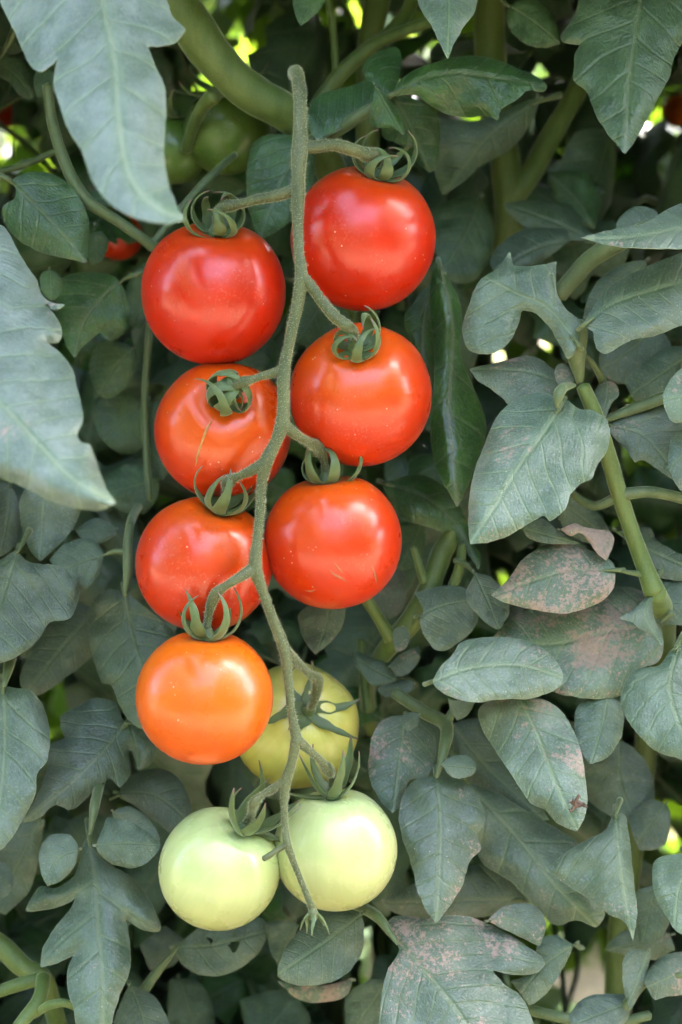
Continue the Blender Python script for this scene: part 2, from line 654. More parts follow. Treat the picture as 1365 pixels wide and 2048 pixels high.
    VV = V + [V[i] - (nr[i].normalized() * thick if nr[i].length > 0 else Vector((0, 0, 0))) for i in range(n0)]
    FF = F + [tuple(i + n0 for i in reversed(f)) for f in F]
    MI = [0] * len(F) + [1] * len(F)
    for (a, b) in ec:
        if (b, a) not in ec:
            FF.append((b, a, a + n0, b + n0))
            MI.append(1)
    return make_mesh(name, VV, FF, LF + LF, MI, sharp=70, vn=VN + VN)


# ------------------------------------------------------------------ the setting
def grid_mesh(name, x0, x1, y0, y1, z, n, amp, sc):
    V, F = [], []
    for j in range(n + 1):
        for i in range(n + 1):
            x, y = x0 + (x1 - x0) * i / n, y0 + (y1 - y0) * j / n
            V.append((x, y, z + amp * noise.fractal(Vector((x * sc, y * sc, 0)), 1.0, 2.0, 4)))
    for j in range(n):
        for i in range(n):
            a = j * (n + 1) + i
            F.append((a, a + 1, a + n + 2, a + n + 1))
    return make_mesh(name, V, F)


put('ground', grid_mesh('ground', -60, 60, -40, 80, 0.0, 160, 0.03, 0.9), None, ['soil'], kind='structure')


def leaf_mass(name, count, sampler, size, rnd, nrm_bias, reject=None):
    """an uncountable mass of small bent leaves"""
    V, F = [], []
    for _ in range(count):
        c = sampler(rnd)
        if reject and reject(c):
            continue
        ln = size * rnd.uniform(0.6, 1.25)
        wd = ln * rnd.uniform(0.42, 0.6)
        nz = Vector((rnd.gauss(0, .55), rnd.gauss(0, .55), rnd.gauss(0, .5))) + nrm_bias
        nz.normalize()
        ax = Vector((rnd.gauss(0, .7), rnd.gauss(0, .7), rnd.gauss(-0.8, .5)))
        ax = (ax - nz * ax.dot(nz)).normalized()
        sx = nz.cross(ax)
        o = len(V)
        dr = rnd.uniform(0.05, 0.22) * ln
        V += [c - ax * ln * .5, c - ax * ln * .22 + sx * wd * .48 - nz * dr * .5, c - ax * ln * .22 - sx * wd * .48 - nz * dr * .5, c - ax * ln * .1,
              c + ax * ln * .18 + sx * wd * .36 - nz * dr * .5, c + ax * ln * .18 - sx * wd * .36 - nz * dr * .5, c + ax * ln * .5 - nz * dr]
        F += [(o, o + 3, o + 1), (o, o + 2, o + 3), (o + 1, o + 3, o + 4), (o + 3, o + 2, o + 5),
              (o + 3, o + 6, o + 4), (o + 3, o + 5, o + 6)]
    return make_mesh(name, V, F, smooth=False)


# bright chinks seen through the foliage (photo pixels and radius)
CHINKS = [(8, 245, 20), (8, 320, 22), (395, 165, 16), (385, 30, 16), (815, 122, 20), (715, 112, 18), (690, 60, 20), (620, 190, 16),
          (1345, 200, 20), (995, 712, 26), (1060, 690, 18), (1300, 1012, 26), (1095, 1845, 22),
          (1200, 1955, 36), (1105, 1990, 24), (760, 1925, 26), (108, 1452, 22), (178, 850, 8), (1010, 1150, 12), (930, 15, 14),
          (1130, 135, 10), (1340, 1650, 24), (1010, 1745, 12), (700, 1300, 10), (370, 1530, 8)]


def blocks_chink(c, pad=1.0):
    x, y = to_pix(c)
    return any(math.hypot(x - hx, y - hy) < hr * pad + 24 for hx, hy, hr in CHINKS)


rnd = random.Random(3)
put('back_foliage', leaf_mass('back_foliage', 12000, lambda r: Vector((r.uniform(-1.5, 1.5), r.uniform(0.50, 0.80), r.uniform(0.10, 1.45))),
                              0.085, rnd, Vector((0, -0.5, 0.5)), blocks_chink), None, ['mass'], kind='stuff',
    label='shaded mass of tomato leaves deep behind the plants', category='foliage')
put('upper_foliage', leaf_mass('upper_foliage', 7000, lambda r: Vector((r.uniform(-1.2, 1.6), r.uniform(0.08, 0.75), r.uniform(1.22, 1.90))),
                               0.085, rnd, Vector((0, -0.3, 0.7))), None, ['mass'], kind='stuff',
    label='leafy tops of the tomato row above the frame', category='foliage')
put('added_side_trees', leaf_mass('added_side_trees', 5000, lambda r: Vector((r.choice((-1, 1)) * r.uniform(3.0, 6.0), r.uniform(-7, -0.8), r.uniform(0.2, 5.5))),
                              0.42, rnd, Vector((0, 0.1, 0.7))), None, ['mass'], kind='stuff',
    label='added unseen leafy trees narrowing the sky light from both sides', category='trees')  # added out of view to narrow the sky reflected in the fruit
put('added_overhang', leaf_mass('added_overhang', 420, lambda r: Vector((r.uniform(-0.08, 0.30), r.uniform(-0.22, 0.05), r.uniform(1.26, 1.55))),
                                    0.085, rnd, Vector((0, -0.3, 0.7))), None, ['mass'], kind='stuff',
    label='added unseen leaves above the frame cutting off overhead sky light', category='foliage')  # added overhead to block high sky and darken the centre
put('opposite_row', leaf_mass('opposite_row', 14000, lambda r: Vector((r.uniform(-7, 7), r.uniform(-3.1, -2.4), r.uniform(0.05, 2.0) + 0.4 * r.random() ** 2)),
                              0.17, rnd, Vector((0, 0.5, 0.6))), None, ['mass'], kind='stuff',
    label='the next tomato row across the path', category='foliage')
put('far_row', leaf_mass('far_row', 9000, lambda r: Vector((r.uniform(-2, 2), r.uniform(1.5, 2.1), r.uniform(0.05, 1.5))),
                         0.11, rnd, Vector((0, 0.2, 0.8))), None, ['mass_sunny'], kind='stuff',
    label='sunlit tomato row far behind, glimpsed through gaps', category='foliage')

# ------------------------------------------------------------------ the plants
from mathutils import Matrix


def root(name, loc, label, category, group=None):
    o = put(name, None, None, label=label, category=category)
    o.location = loc
    o.empty_display_size = 0.05
    if group:
        o['group'] = group
    return o


def child(name, me, parent, mats, **kw):
    o = put(name, me, parent, mats, **kw)
    if parent.type == 'EMPTY':
        o.matrix_parent_inverse = Matrix.Translation(-parent.location)
    return o


PLANT = {}
for key, loc, lab in (
        ('A', (-0.02, 0.16, 0), 'tomato plant with the thick pale stem slanting down to the top of the ripe truss'),
        ('B', (0.10, 0.22, 0), 'tomato plant with a forked upright stem behind the uppermost red tomato'),
        ('C', (0.19, 0.12, 0), 'dusty tomato plant with a long arching leaf stalk and brown scorched leaf blotches'),
        ('D', (0.06, 0.10, 0), 'low tomato plant with grey pointed leaves hanging beside the pale green tomatoes'),
        ('E', (-0.14, 0.12, 0), 'tomato plant with deeply lobed dark leaves beside the orange tomato')):
    PLANT[key] = root('tomato_plant', loc, lab, 'tomato plant', 'tomato plants of the row')


def world_pt(x, y, z):
    return Vector((x, y, z))


def stem_part(key, paths, name='main_stem', deeper=0.0):
    """each path: px string, then world points with radius"""
    for i, (s, tail) in enumerate(paths):
        path = px_path(s, deeper) + [(Vector(q[:3]), q[3]) for q in tail]
        v, f, fr = tube_data(path, 14, 7, 0.10, seed=i)
        child(name if i == 0 else 'leaf_stalk', make_mesh(name, v, f), PLANT[key], ['stem'])


sA = stem_part('A', [('300,-120,0.06,80 345,-10,0.05,84 400,75,0.05,84 450,140,0.055,82 510,190,0.06,78 575,228,0.068,72 640,300,0.09,66 690,420,0.13,58 690,700,0.22,50',
                      [(0.0, 0.30, 0.62, 0.007), (-0.02, 0.16, 0.0, 0.009)])])
stem_part('A', [('430,190,0.062,34 405,215,0.07,26 388,250,0.085,24 372,300,0.10,22', [])], 'side_stem')
stem_part('B', [('985,-140,0.12,62 980,-10,0.12,62 980,110,0.12,62 995,250,0.12,62 1012,330,0.12,62 1020,420,0.125,60 1012,500,0.14,56 990,620,0.24,50 950,800,0.32,50',
                 [(0.09, 0.30, 0.55, 0.007), (0.10, 0.22, 0.0, 0.009)])], deeper=0.05)
stem_part('B', [('1022,395,0.122,54 1060,350,0.12,46 1095,285,0.125,44 1150,190,0.13,42 1210,60,0.14,40 1230,-100,0.15,38', [])], 'side_stem', 0.05)
stem_part('B', [('770,-120,0.16,52 755,0,0.16,52 740,90,0.16,50 735,260,0.17,48', [(0.02, 0.34, 0.6, 0.006), (0.05, 0.36, 0.25, 0.005)])], 'side_stem')
stem_part('B', [('630,215,0.10,30 680,150,0.10,32 740,95,0.10,28 800,65,0.105,24 880,35,0.11,22', []),
                ('735,98,0.10,24 790,55,0.11,28 830,-10,0.12,28 850,-120,0.12,26', []),
                ('672,140,0.098,16 668,70,0.10,15 655,-20,0.10,15 650,-90,0.10,14', [])], 'leaf_stalk')
stem_part('C', [('1310,1185,0.012,44 1285,1120,0.012,34 1258,1045,0.010,32 1235,975,0.008,34 1215,905,0.005,34 1190,830,0.0,32 1166,772,-0.003,28', []),
                ('1310,1185,0.012,44 1325,1220,0.03,44 1330,1290,0.09,44 1300,1450,0.14,46', [(0.16, 0.12, 0.55, 0.008), (0.19, 0.12, 0.0, 0.009)])], 'main_stem')
stem_part('D', [('925,1040,0.07,30 885,1105,0.065,42 860,1175,0.06,44 825,1240,0.06,46 785,1285,0.062,42 750,1335,0.09,36 735,1400,0.15,34',
                 [(0.03, 0.24, 0.60, 0.006), (0.06, 0.10, 0.0, 0.008)])])
stem_part('D', [('782,1278,0.058,30 760,1240,0.055,25 735,1200,0.05,24 700,1130,0.06,22', []),
                ('925,1090,0.055,16 918,1140,0.055,20 898,1195,0.055,20', []),
                ('828,1095,0.06,14 838,1130,0.058,16 850,1165,0.058,20', []),
                ('735,1420,0.075,18 728,1350,0.075,18 722,1280,0.078,16', []),
                ('785,1285,0.060,26 815,1262,0.058,20 838,1235,0.054,16', [])], 'leaf_stalk')
stem_part('E', [('-60,1850,0.08,42 0,1890,0.075,44 50,1935,0.07,42 88,1958,0.07,38 120,2060,0.09,38', [(-0.13, 0.11, 0.45, 0.007), (-0.14, 0.12, 0.0, 0.008)])])
stem_part('E', [('88,1955,0.045,30 78,2000,0.03,28 40,2050,0.02,26 0,2110,0.02,24', []),
                ('-20,1990,0.04,24 30,1972,0.045,26 85,1955,0.05,28', []),
                ('70,2030,0.03,14 95,2012,0.02,18 130,2006,0.015,16 160,2020,0.02,14', [])], 'leaf_stalk')

# leaves: id -> (label or None, [stalk paths])
LEAF = {
    'A1': ('pale blue-grey leaf hanging across the thick stem', ['190,-80,-0.185,20 150,-190,-0.15,26 140,-330,-0.02,30']),
    'A2': (None, ['28,366,0.03,12 0,352,0.03,14 -70,345,0.05,16']),
    'A3': (None, ['60,-30,0.07,18 30,60,0.07,16 0,115,0.07,12']),
    'A4': (None, ['600,292,0.022,14 640,262,0.05,18']),
    'A5': (None, ['640,290,0.05,26 690,252,0.042,26 740,218,0.036,24 785,190,0.030,20']),
    'A6': ('pale blue-grey blotched leaf jutting in at the edge beside the red tomatoes', ['-60,760,-0.15,20 -160,690,-0.12,28 -260,560,0.0,30']),
    'A7': (None, ['250,556,0.055,12 275,548,0.055,14 300,540,0.06,14']),
    'A8': (None, ['300,640,0.09,14 290,820,0.09,14 300,1000,0.08,14']),
    'A9': (None, ['95,170,0.045,20 104,240,0.045,22 130,325,0.04,24 172,398,0.035,26 240,445,0.038,22 312,497,0.045,22 380,560,0.07,22',
                  '305,490,0.047,16 360,420,0.05,16 430,345,0.06,16 470,310,0.08,14', '-20,350,0.08,14 60,325,0.075,14 115,300,0.07,12']),
    'B1': (None, ['1290,-60,0.02,18 1300,-160,0.06,24']),
    'B2': (None, ['1018,12,0.06,8 1000,-5,0.07,10 960,-30,0.09,12']),
    'B3': ('whitish leaf tip hanging from above with a dark band', ['900,-60,-0.03,14 910,-160,0.0,18']),
    'B4': (None, ['1068,205,0.085,12 1120,190,0.10,16']),
    'B5': (None, ['1190,485,0.09,12 1230,500,0.1,16']),
    'B6': (None, ['640,-25,0.05,12 660,-70,0.06,16']),
    'B7': ('long dark rolled leaf with a glossy fold', ['884,556,0.060,10 886,548,0.10,14 890,540,0.16,16']),
    'C1': (None, ['1162,765,-0.004,36 1153,705,-0.008,40 1160,655,-0.010,34 1152,640,-0.010,22', '1150,770,-0.01,20 1128,775,-0.02,20 1118,790,-0.028,22 1116,815,-0.030,16',
                  '1170,705,0.0,16 1205,760,0.02,16 1215,840,0.03,14']),
    'C2': (None, ['1205,842,0.012,24 1260,820,0.02,22 1320,798,0.02,24 1400,765,0.03,26', '1240,990,0.008,26 1300,984,0.005,22 1370,998,0.01,22 1450,1020,0.02,22',
                  '1232,995,0.01,20 1190,1012,0.014,18 1150,990,0.02,16 1120,950,0.03,14']),
    'C3': ('grey-green leaf edge-on with its tip pointing at the red tomatoes', ['1118,590,0.03,38 1180,520,0.02,38 1245,482,0.01,36 1300,455,0.01,30 1400,440,0.02,30']),
    'C4': ('leaf with a large pinkish brown scorched blotch', ['1228,1140,0.0,10 1290,1150,0.012,14']),
    'C5': ('broad crinkled leaf with brown speckled margin under the long oval leaf', ['1325,1245,0.02,14 1345,1225,0.02,18']),
    'C6': (None, ['1350,1300,0.0,14 1370,1270,0.02,18']),
    'C7': (None, ['1310,1190,0.015,14 1320,1140,0.02,14']),
    'C8': ('drooping leaf with brown dusted edge and a withered bit on it', ['1040,1402,0.010,14 1020,1370,0.03,14 1000,1340,0.06,16']),
    'D1': (None, ['950,1148,0.04,10 935,1130,0.045,12 910,1120,0.05,12']),
    'D2': ('grey-green serrated leaf hanging by the pale green tomato', ['790,1385,0.05,24 850,1425,0.04,26 892,1450,0.03,28 888,1500,0.015,22 874,1556,0.008,16',
                  '892,1450,0.03,22 905,1425,0.032,18 930,1395,0.04,16']),
    'D3': (None, ['930,1560,0.06,16 900,1500,0.07,18']),
    'D4': (None, ['1232,1632,0.005,12 1240,1600,0.03,14']),
    'D5': (None, ['1365,1700,0.01,12 1400,1640,0.03,14']),
    'D6': ('large dusty leaf with brown lobe at the bottom edge', ['795,1890,-0.004,14 760,1838,0.01,22 725,1815,0.03,22 680,1800,0.06,22']),
    'D7': (None, ['722,1830,0.015,14 735,1822,0.02,16']),
    'D8': (None, ['1150,1890,0.042,12 1160,1894,0.07,12 1170,1898,0.14,12']),
    'D9': (None, ['1300,2030,0.03,20 1230,2045,0.03,22 1140,2038,0.03,24 1060,2020,0.04,22', '1365,1950,0.02,14 1300,1960,0.025,18 1260,2000,0.028,20 1235,2045,0.03,20']),
    'E1': (None, ['285,1000,0.13,18 270,1025,0.08,18 261,1050,0.04,18 256,1090,0.03,20 256,1140,0.025,20 250,1190,0.02,18', '252,1105,0.03,12 230,1103,0.03,10 208,1110,0.03,8']),
    'E2': (None, ['35,1104,0.02,14 60,1060,0.04,14']),
    'E3': (None, ['80,960,0.05,14 120,900,0.06,14']),
    'E4': (None, ['190,1230,0.07,12 220,1180,0.08,12']),
    'E5': (None, ['8,1372,0.005,20 18,1330,0.02,22 30,1280,0.05,22']),
    'E6': (None, ['250,1448,0.035,14 285,1440,0.045,14 330,1440,0.06,14']),
    'E7': (None, ['240,1590,0.06,12 220,1600,0.07,12']),
    'E8': ('deeply lobed leaf with a pale scorched tip', ['180,1670,0.012,18 190,1610,0.02,20 205,1540,0.05,20']),
    'E9': ('dark leaf pierced by insect holes below the pale green tomatoes', ['355,1895,0.062,16 310,1950,0.06,20 280,2000,0.06,22 275,2100,0.08,22']),
    'E10': (None, ['260,1975,0.05,12 240,1940,0.06,12']),
}

LL = []


def lf(leaf, outline, rib, **kw):
    LL.append((leaf, pts(outline), pts(rib), kw))


# ---- plant A
lf('A1', '-15,-85 0,0 28,60 45,98 60,130 80,143 104,131 116,114 111,140 107,165 118,205 138,262 164,302 184,360 214,400 245,424 290,441 340,447 371,438 353,410 336,360 328,300 333,225 329,172 311,132 297,92 318,92 347,88 364,72 373,58 350,38 336,8 322,-40 300,-85',
   '190,-85 214,40 230,120 240,250 258,345 300,405 366,438', dc=-0.155, gx=-0.15, gy=0.95, arch=0.35, tone=1.4)  # raised tone paints in the skylight on this up-facing leaf
lf('A2', '25,360 45,348 70,343 110,350 146,376 168,410 178,445 178,485 173,527 150,521 110,512 70,500 38,480 14,455 4,427 9,410 28,397 33,380', '26,366 90,430 140,485 172,526', dc=0.025, gx=-0.1, gy=0.25, arch=0.3)
lf('A3', '-20,108 40,120 56,150 68,190 60,199 40,190 15,162 -20,142', '-20,115 30,150 64,196', dc=0.06, gy=0.3)
lf('A3', '-40,0 10,20 30,55 45,95 30,110 0,100 -40,80', '-40,20 0,60 40,100', dc=0.10, gy=0.2)
lf('A3', '72,146 90,138 108,142 108,170 95,190 76,195 68,170', '90,140 88,165 78,194', dc=0.05, gy=0.3)
lf('A4', '545,268 590,272 628,305 626,365 596,402 578,446 518,482 508,452 496,412 494,335 503,295 520,276', '604,290 570,350 540,420 519,480', dc=0.05, gx=-0.1, gy=0.15, arch=0.2, bend=0.1)
lf('A5', '783,192 800,160 830,140 870,124 930,112 990,118 1040,138 1078,155 1096,172 1088,184 1056,182 1040,196 1002,220 998,241 970,232 930,236 890,226 855,206 830,191', '784,190 840,160 905,145 1000,156 1092,172', dc=0.03, gx=0.1, gy=0.3, arch=0.35, wave=1.3)
lf('A5', '634,280 616,252 618,215 640,190 700,172 735,160 726,140 745,110 790,94 803,110 800,150 786,188 742,222 690,255', '640,284 690,252 740,218 784,188', dc=0.045, gy=0.3, arch=0.25)
lf('A5', '752,170 775,195 796,220 811,266 805,271 788,256 760,256 740,246 745,205', '752,172 775,215 806,268', dc=0.018, gx=0.6, gy=0.2, arch=0.9)
lf('A5', '786,190 830,198 870,224 881,250 876,330 860,346 830,322 800,290 765,272 770,230', '788,194 820,250 860,344', dc=0.06, gx=-0.1, gy=-0.2)
lf('A5', '640,60 690,40 700,90 650,130 600,150 570,120 600,80', '700,60 640,90 575,130', dc=0.15, gy=0.1)
lf('A6', '-70,470 0,450 30,490 50,526 75,560 80,584 100,604 130,608 112,622 96,612 116,640 125,668 116,685 96,686 122,706 146,740 152,770 162,800 166,840 155,870 165,885 182,890 195,930 215,980 233,1005 200,1020 150,1015 100,1000 50,976 0,955 -70,928',
   '-70,755 0,805 80,890 150,960 231,1004', dc=-0.13, gx=-0.25, gy=0.85, arch=0.25, dust=0.36, tone=1.4, wave=1.2, curl=0.5, seed=5)  # lighter tone stands in for sky light falling on this leaf
lf('A7', '120,560 170,545 230,553 252,590 258,630 246,668 226,681 208,674 200,664 170,690 150,716 134,692 120,650 114,600', '252,556 210,590 170,640 148,712', dc=0.055, gx=-0.2, gy=0.1, wave=1.3)
lf('A7', '85,545 108,540 124,560 122,590 104,600 86,588 80,565', '100,540 102,598', dc=0.035, gy=0.2)
lf('A8', '186,700 220,680 264,695 272,730 256,770 221,796 195,786 180,745', '262,700 225,740 200,786', dc=0.075, gy=0.1)
lf('A8', '190,800 230,778 280,800 294,850 280,900 240,905 205,880 188,840', '285,800 245,840 200,890', dc=0.085, gy=0.1)
lf('A8', '280,815 320,800 345,860 345,930 325,962 295,920 275,860', '300,805 315,870 330,958', dc=0.07, gy=0.2)
lf('A8', '210,960 250,930 300,935 320,975 300,1015 250,1025 215,1000', '310,960 260,975 212,985', dc=0.075, gy=0.25)
lf('A9', '182,386 205,372 228,385 232,405 210,415 190,408', '184,400 228,392', dc=0.045, gy=0.3)
lf('A9', '180,470 205,462 218,485 205,520 185,530 172,500', '190,452 195,528', dc=0.06, gy=0.2)
lf('A9', '372,330 420,318 470,350 500,372 470,390 420,385 385,365', '430,345 480,375', dc=0.09, gy=0.1)
lf('A9', '260,560 300,520 340,530 320,600 280,660 250,640', '320,520 265,650', dc=0.09, gy=0.0)
lf('A9', '440,700 500,690 540,720 520,760 470,740', '440,700 530,745', dc=0.06, gy=0.1)
lf('A9', '590,600 640,595 690,660 660,690 600,690 575,650', '650,600 590,690', dc=0.07, gy=0.1)
# ---- plant B
lf('B1', '1195,-70 1150,30 1122,70 1128,86 1161,90 1150,106 1150,128 1148,160 1175,186 1190,225 1215,266 1250,308 1275,275 1300,230 1326,180 1340,150 1346,120 1368,80 1400,0 1385,-70', '1292,-70 1270,70 1258,160 1251,304', dc=0.0, gx=-0.1, gy=0.45, arch=0.2, quilt=1.6)
lf('B2', '1014,30 1030,6 1060,-2 1086,10 1112,48 1122,88 1080,96 1050,86 1024,64', '1018,12 1070,45 1120,88', dc=0.06, gy=0.2)
lf('B3', '830,-50 838,10 860,46 880,86 896,118 906,95 926,55 950,24 968,-50', '900,-55 898,40 896,114', dc=-0.03, gx=0.15, gy=0.8, arch=0.3, tone=1.8, fresh=0.0)  # strong tone paints the bright light on this tip
lf('B4', '868,235 960,240 1060,198 1072,212 1060,250 1020,300 960,332 930,362 886,392 868,332', '1068,206 980,270 890,386', dc=0.085, gx=0.1, gy=-0.1)
lf('B5', '1008,406 1060,400 1110,410 1150,430 1196,482 1150,480 1100,470 1050,452 1020,430', '1192,482 1110,445 1012,408', dc=0.085, gy=0.4)
lf('B5', '980,520 1010,480 1060,456 1130,456 1142,480 1100,512 1060,540 1000,560', '1190,485 1090,490 985,545', dc=0.08, gy=0.4)
lf('B5', '1095,345 1150,340 1185,360 1200,410 1190,460 1150,440 1110,400', '1194,478 1160,410 1100,350', dc=0.11, gy=0.2)
lf('B5', '860,430 900,400 950,395 985,440 985,500 950,560 900,560 870,500', '960,400 930,470 880,550', dc=0.10, gy=0.15, quilt=1.6)
lf('B6', '582,-30 588,20 602,52 632,28 652,0 662,-30', '640,-30 620,10 603,50', dc=0.04, gy=0.3)
lf('B7', '870,522 900,560 920,602 925,650 921,700 940,760 970,830 972,870 948,940 932,980 915,1016 890,972 870,932 863,880 861,820 869,780 869,700 861,640 860,570', '884,550 905,640 903,740 898,820 905,900 915,1012', dc=0.035, gx=0.0, gy=0.15, arch=0.95, wave=1.2, tone=0.9)
lf('B7', '808,640 830,602 866,560 872,700 866,780 848,760 828,700', '866,565 845,660 850,756', dc=0.055, gx=0.3, gy=0.1)
lf('B7', '765,966 820,950 872,960 920,1010 946,1080 962,1112 958,1140 945,1122 900,1072 850,1052 800,1032', '775,968 860,1000 920,1060 958,1136', dc=0.055, gx=0.0, gy=0.5)
lf('B7', '795,1040 846,1044 852,1090 836,1132 800,1140 780,1090', '846,1050 800,1135', dc=0.07, gy=0.1)
# ---- plant C
lf('C1', '1160,642 1140,625 1117,592 1112,550 1114,523 1070,532 1028,532 1020,503 995,538 960,560 942,600 926,650 932,692 962,709 1000,700 1025,675 1040,640 1042,621 1066,624 1092,646 1116,682 1136,720 1150,705', '1158,690 1120,640 1082,606 1040,590 960,548', dc=-0.012, gx=-0.05, gy=0.35, arch=0.15, wave=1.2, dust=0.05)
lf('C1', '1166,652 1190,610 1230,565 1290,535 1365,505 1420,490 1420,640 1365,650 1310,672 1262,680 1216,707 1196,701 1189,680 1186,664', '1168,650 1220,610 1290,585 1420,550', dc=-0.02, gx=0.0, gy=0.6, arch=0.25)
lf('C1', '940,738 990,725 1060,712 1092,725 1116,750 1132,780 1100,802 1020,810 1008,800 980,776 955,760', '1126,766 1050,742 942,738', dc=0.005, gy=0.55)
lf('C1', '1118,818 1112,800 1094,786 1050,790 1010,815 985,850 965,900 950,940 940,985 937,1040 940,1088 990,1082 1030,1065 1060,1045 1088,1030 1100,1043 1130,1020 1142,988 1165,966 1186,955 1191,938 1211,908 1220,875 1214,840 1190,822 1160,818 1136,800 1128,806', '1119,816 1090,862 1045,922 990,1012 941,1086', dc=-0.035, gx=-0.1, gy=0.6, arch=0.22, bend=0.15, tone=1.4, quilt=0.8, seed=11)
lf('C1', '1192,832 1187,790 1205,765 1230,765 1238,790 1222,810 1212,836', '1202,836 1214,800 1216,766', dc=0.012, gy=0.4)
lf('C1', '1112,735 1130,728 1148,745 1146,770 1128,778 1112,760', '1146,768 1118,738', dc=-0.002, gy=0.4)
lf('C2', '1222,849 1260,825 1310,812 1355,830 1385,900 1366,972 1310,936 1286,920 1270,926 1250,896 1226,872', '1222,850 1290,872 1364,964', dc=0.012, gx=0.1, gy=0.5)
lf('C2', '1327,790 1345,755 1380,730 1425,730 1425,840 1352,846 1332,822', '1420,770 1370,790 1330,800', dc=-0.025, gy=0.5)
lf('C2', '1335,920 1350,868 1425,835 1425,1020 1362,982 1342,946', '1420,870 1380,900 1340,935', dc=-0.02, gy=0.55)
lf('C2', '1215,640 1300,640 1345,700 1320,760 1260,770 1200,740', '1320,650 1260,700 1210,735', dc=0.06, gy=0.1)
lf('C2', '1250,760 1320,700 1390,690 1390,790 1320,800 1270,800', '1390,700 1320,750 1260,790', dc=0.05, gy=0.3)
lf('C2', '1110,1000 1160,990 1200,1030 1230,1080 1190,1090 1130,1060', '1120,1000 1220,1080', dc=0.06, gy=0.0)
lf('C3', '1163,475 1210,462 1290,446 1340,416 1425,385 1425,496 1365,498 1280,496 1220,491', '1422,445 1260,474 1166,476', dc=-0.035, gx=0.0, gy=1.5, arch=0.3)
lf('C3', '1234,444 1268,414 1310,420 1322,452 1290,480 1240,480', '1322,450 1240,455', dc=0.03, gy=0.4)
lf('C3', '1165,640 1190,570 1240,530 1290,520 1300,560 1240,600 1180,660', '1290,525 1175,640', dc=0.05, gy=0.2)
lf('C4', '983,1190 1015,1160 1050,1116 1090,1090 1150,1090 1200,1110 1226,1126 1232,1150 1225,1180 1200,1206 1175,1215 1130,1227 1070,1220 1010,1205', '1230,1140 1140,1140 1070,1160 985,1190', dc=-0.004, gx=0.0, gy=0.5, dust=0.58, seed=3)
lf('C4', '1042,1056 1076,1034 1130,1070 1162,1087 1100,1087 1060,1078', '1045,1056 1100,1072 1160,1087', dc=0.004, gy=0.5, dust=0.2)
lf('C4', '1122,1058 1150,1048 1172,1055 1215,1062 1228,1076 1222,1105 1213,1122 1195,1106 1180,1086 1160,1066 1140,1072', '1124,1060 1180,1070 1213,1120', dc=-0.002, gx=0.2, gy=0.4, arch=0.5, dust=0.75)
lf('C5', '866,1360 885,1330 905,1310 920,1286 960,1275 1020,1275 1076,1290 1110,1320 1128,1355 1110,1380 1060,1397 1010,1398 950,1405 905,1395 876,1378', '868,1362 940,1336 1040,1330 1126,1355', dc=-0.012, gx=0.05, gy=0.55, arch=0.2, quilt=2.0, seed=8)
lf('C5', '985,1275 1030,1232 1080,1215 1180,1216 1225,1175 1290,1185 1318,1240 1328,1290 1316,1325 1282,1336 1276,1360 1242,1390 1190,1397 1130,1390 1085,1372 1020,1320', '1322,1246 1220,1262 1120,1285 1000,1290', dc=0.022, gx=0.0, gy=0.5, dust=0.55, quilt=1.8, seed=4)
lf('C5', '1240,1236 1270,1216 1306,1182 1306,1222 1326,1282 1324,1292 1290,1262 1266,1246', '1306,1186 1290,1230 1324,1288', dc=0.002, gx=0.3, gy=0.5, tone=1.2, arch=0.4)
lf('C6', '1242,1390 1266,1342 1320,1330 1346,1296 1425,1280 1425,1550 1370,1522 1320,1506 1286,1480 1250,1430', '1356,1300 1340,1370 1360,1450 1400,1530', dc=-0.012, gx=-0.1, gy=0.6, dust=0.12)
lf('C7', '1302,1176 1330,1160 1425,1150 1425,1250 1330,1250 1310,1240', '1304,1200 1360,1205 1420,1200', dc=0.03, gy=0.4)
lf('C7', '1230,1062 1300,1055 1312,1080 1365,1110 1425,1150 1366,1162 1310,1150 1288,1112', '1240,1065 1310,1105 1420,1155', dc=0.035, gy=0.4)
lf('C8', '957,1420 985,1401 1040,1396 1090,1400 1130,1430 1155,1480 1168,1530 1174,1580 1172,1630 1155,1662 1120,1650 1090,1620 1060,1605 1040,1575 1020,1545 990,1500 966,1460', '1040,1398 1075,1470 1110,1560 1154,1660', dc=-0.01, gx=-0.1, gy=0.55, arch=0.2, dust=0.42, seed=6)
lf('C8', '1155,1415 1175,1397 1220,1394 1245,1410 1249,1440 1240,1480 1215,1515 1180,1529 1160,1496 1150,1450', '1215,1396 1205,1450 1182,1526', dc=0.012, gx=0.1, gy=0.5, dust=0.3)
# ---- plant D
lf('D1', '950,1145 975,1150 995,1165 1015,1190 1020,1220 1010,1245 995,1258 965,1240 936,1206 932,1180 945,1160', '950,1147 975,1200 998,1256', dc=0.022, gx=0.1, gy=0.55)
lf('D1', '830,1186 870,1175 920,1172 950,1200 956,1240 936,1270 895,1300 870,1298 848,1270 840,1240 848,1220', '836,1232 890,1210 946,1200', dc=0.04, gy=0.5, dust=0.1)
lf('D1', '706,1320 712,1300 740,1312 780,1330 795,1345 790,1362 750,1372 722,1345', '708,1312 750,1340 790,1360', dc=0.055, gy=0.6)
lf('D1', '780,1330 800,1310 838,1292 842,1312 820,1345 795,1352', '782,1332 838,1302', dc=0.05, gy=0.5)
lf('D1', '756,1378 790,1360 825,1362 830,1375 800,1394 770,1394', '826,1368 760,1382', dc=0.052, gy=0.5)
lf('D1', '598,1228 640,1205 694,1214 688,1242 670,1276 632,1309 608,1280', '660,1208 650,1260 632,1306', dc=0.04, gy=0.3, tone=1.1)
lf('D1', '785,1268 795,1255 815,1258 820,1278 810,1300 792,1302', '806,1256 800,1300', dc=0.04, gy=0.5)
lf('D1', '700,1130 760,1110 810,1150 805,1220 760,1240 720,1200', '720,1110 760,1170 780,1236', dc=0.085, gy=0.1)
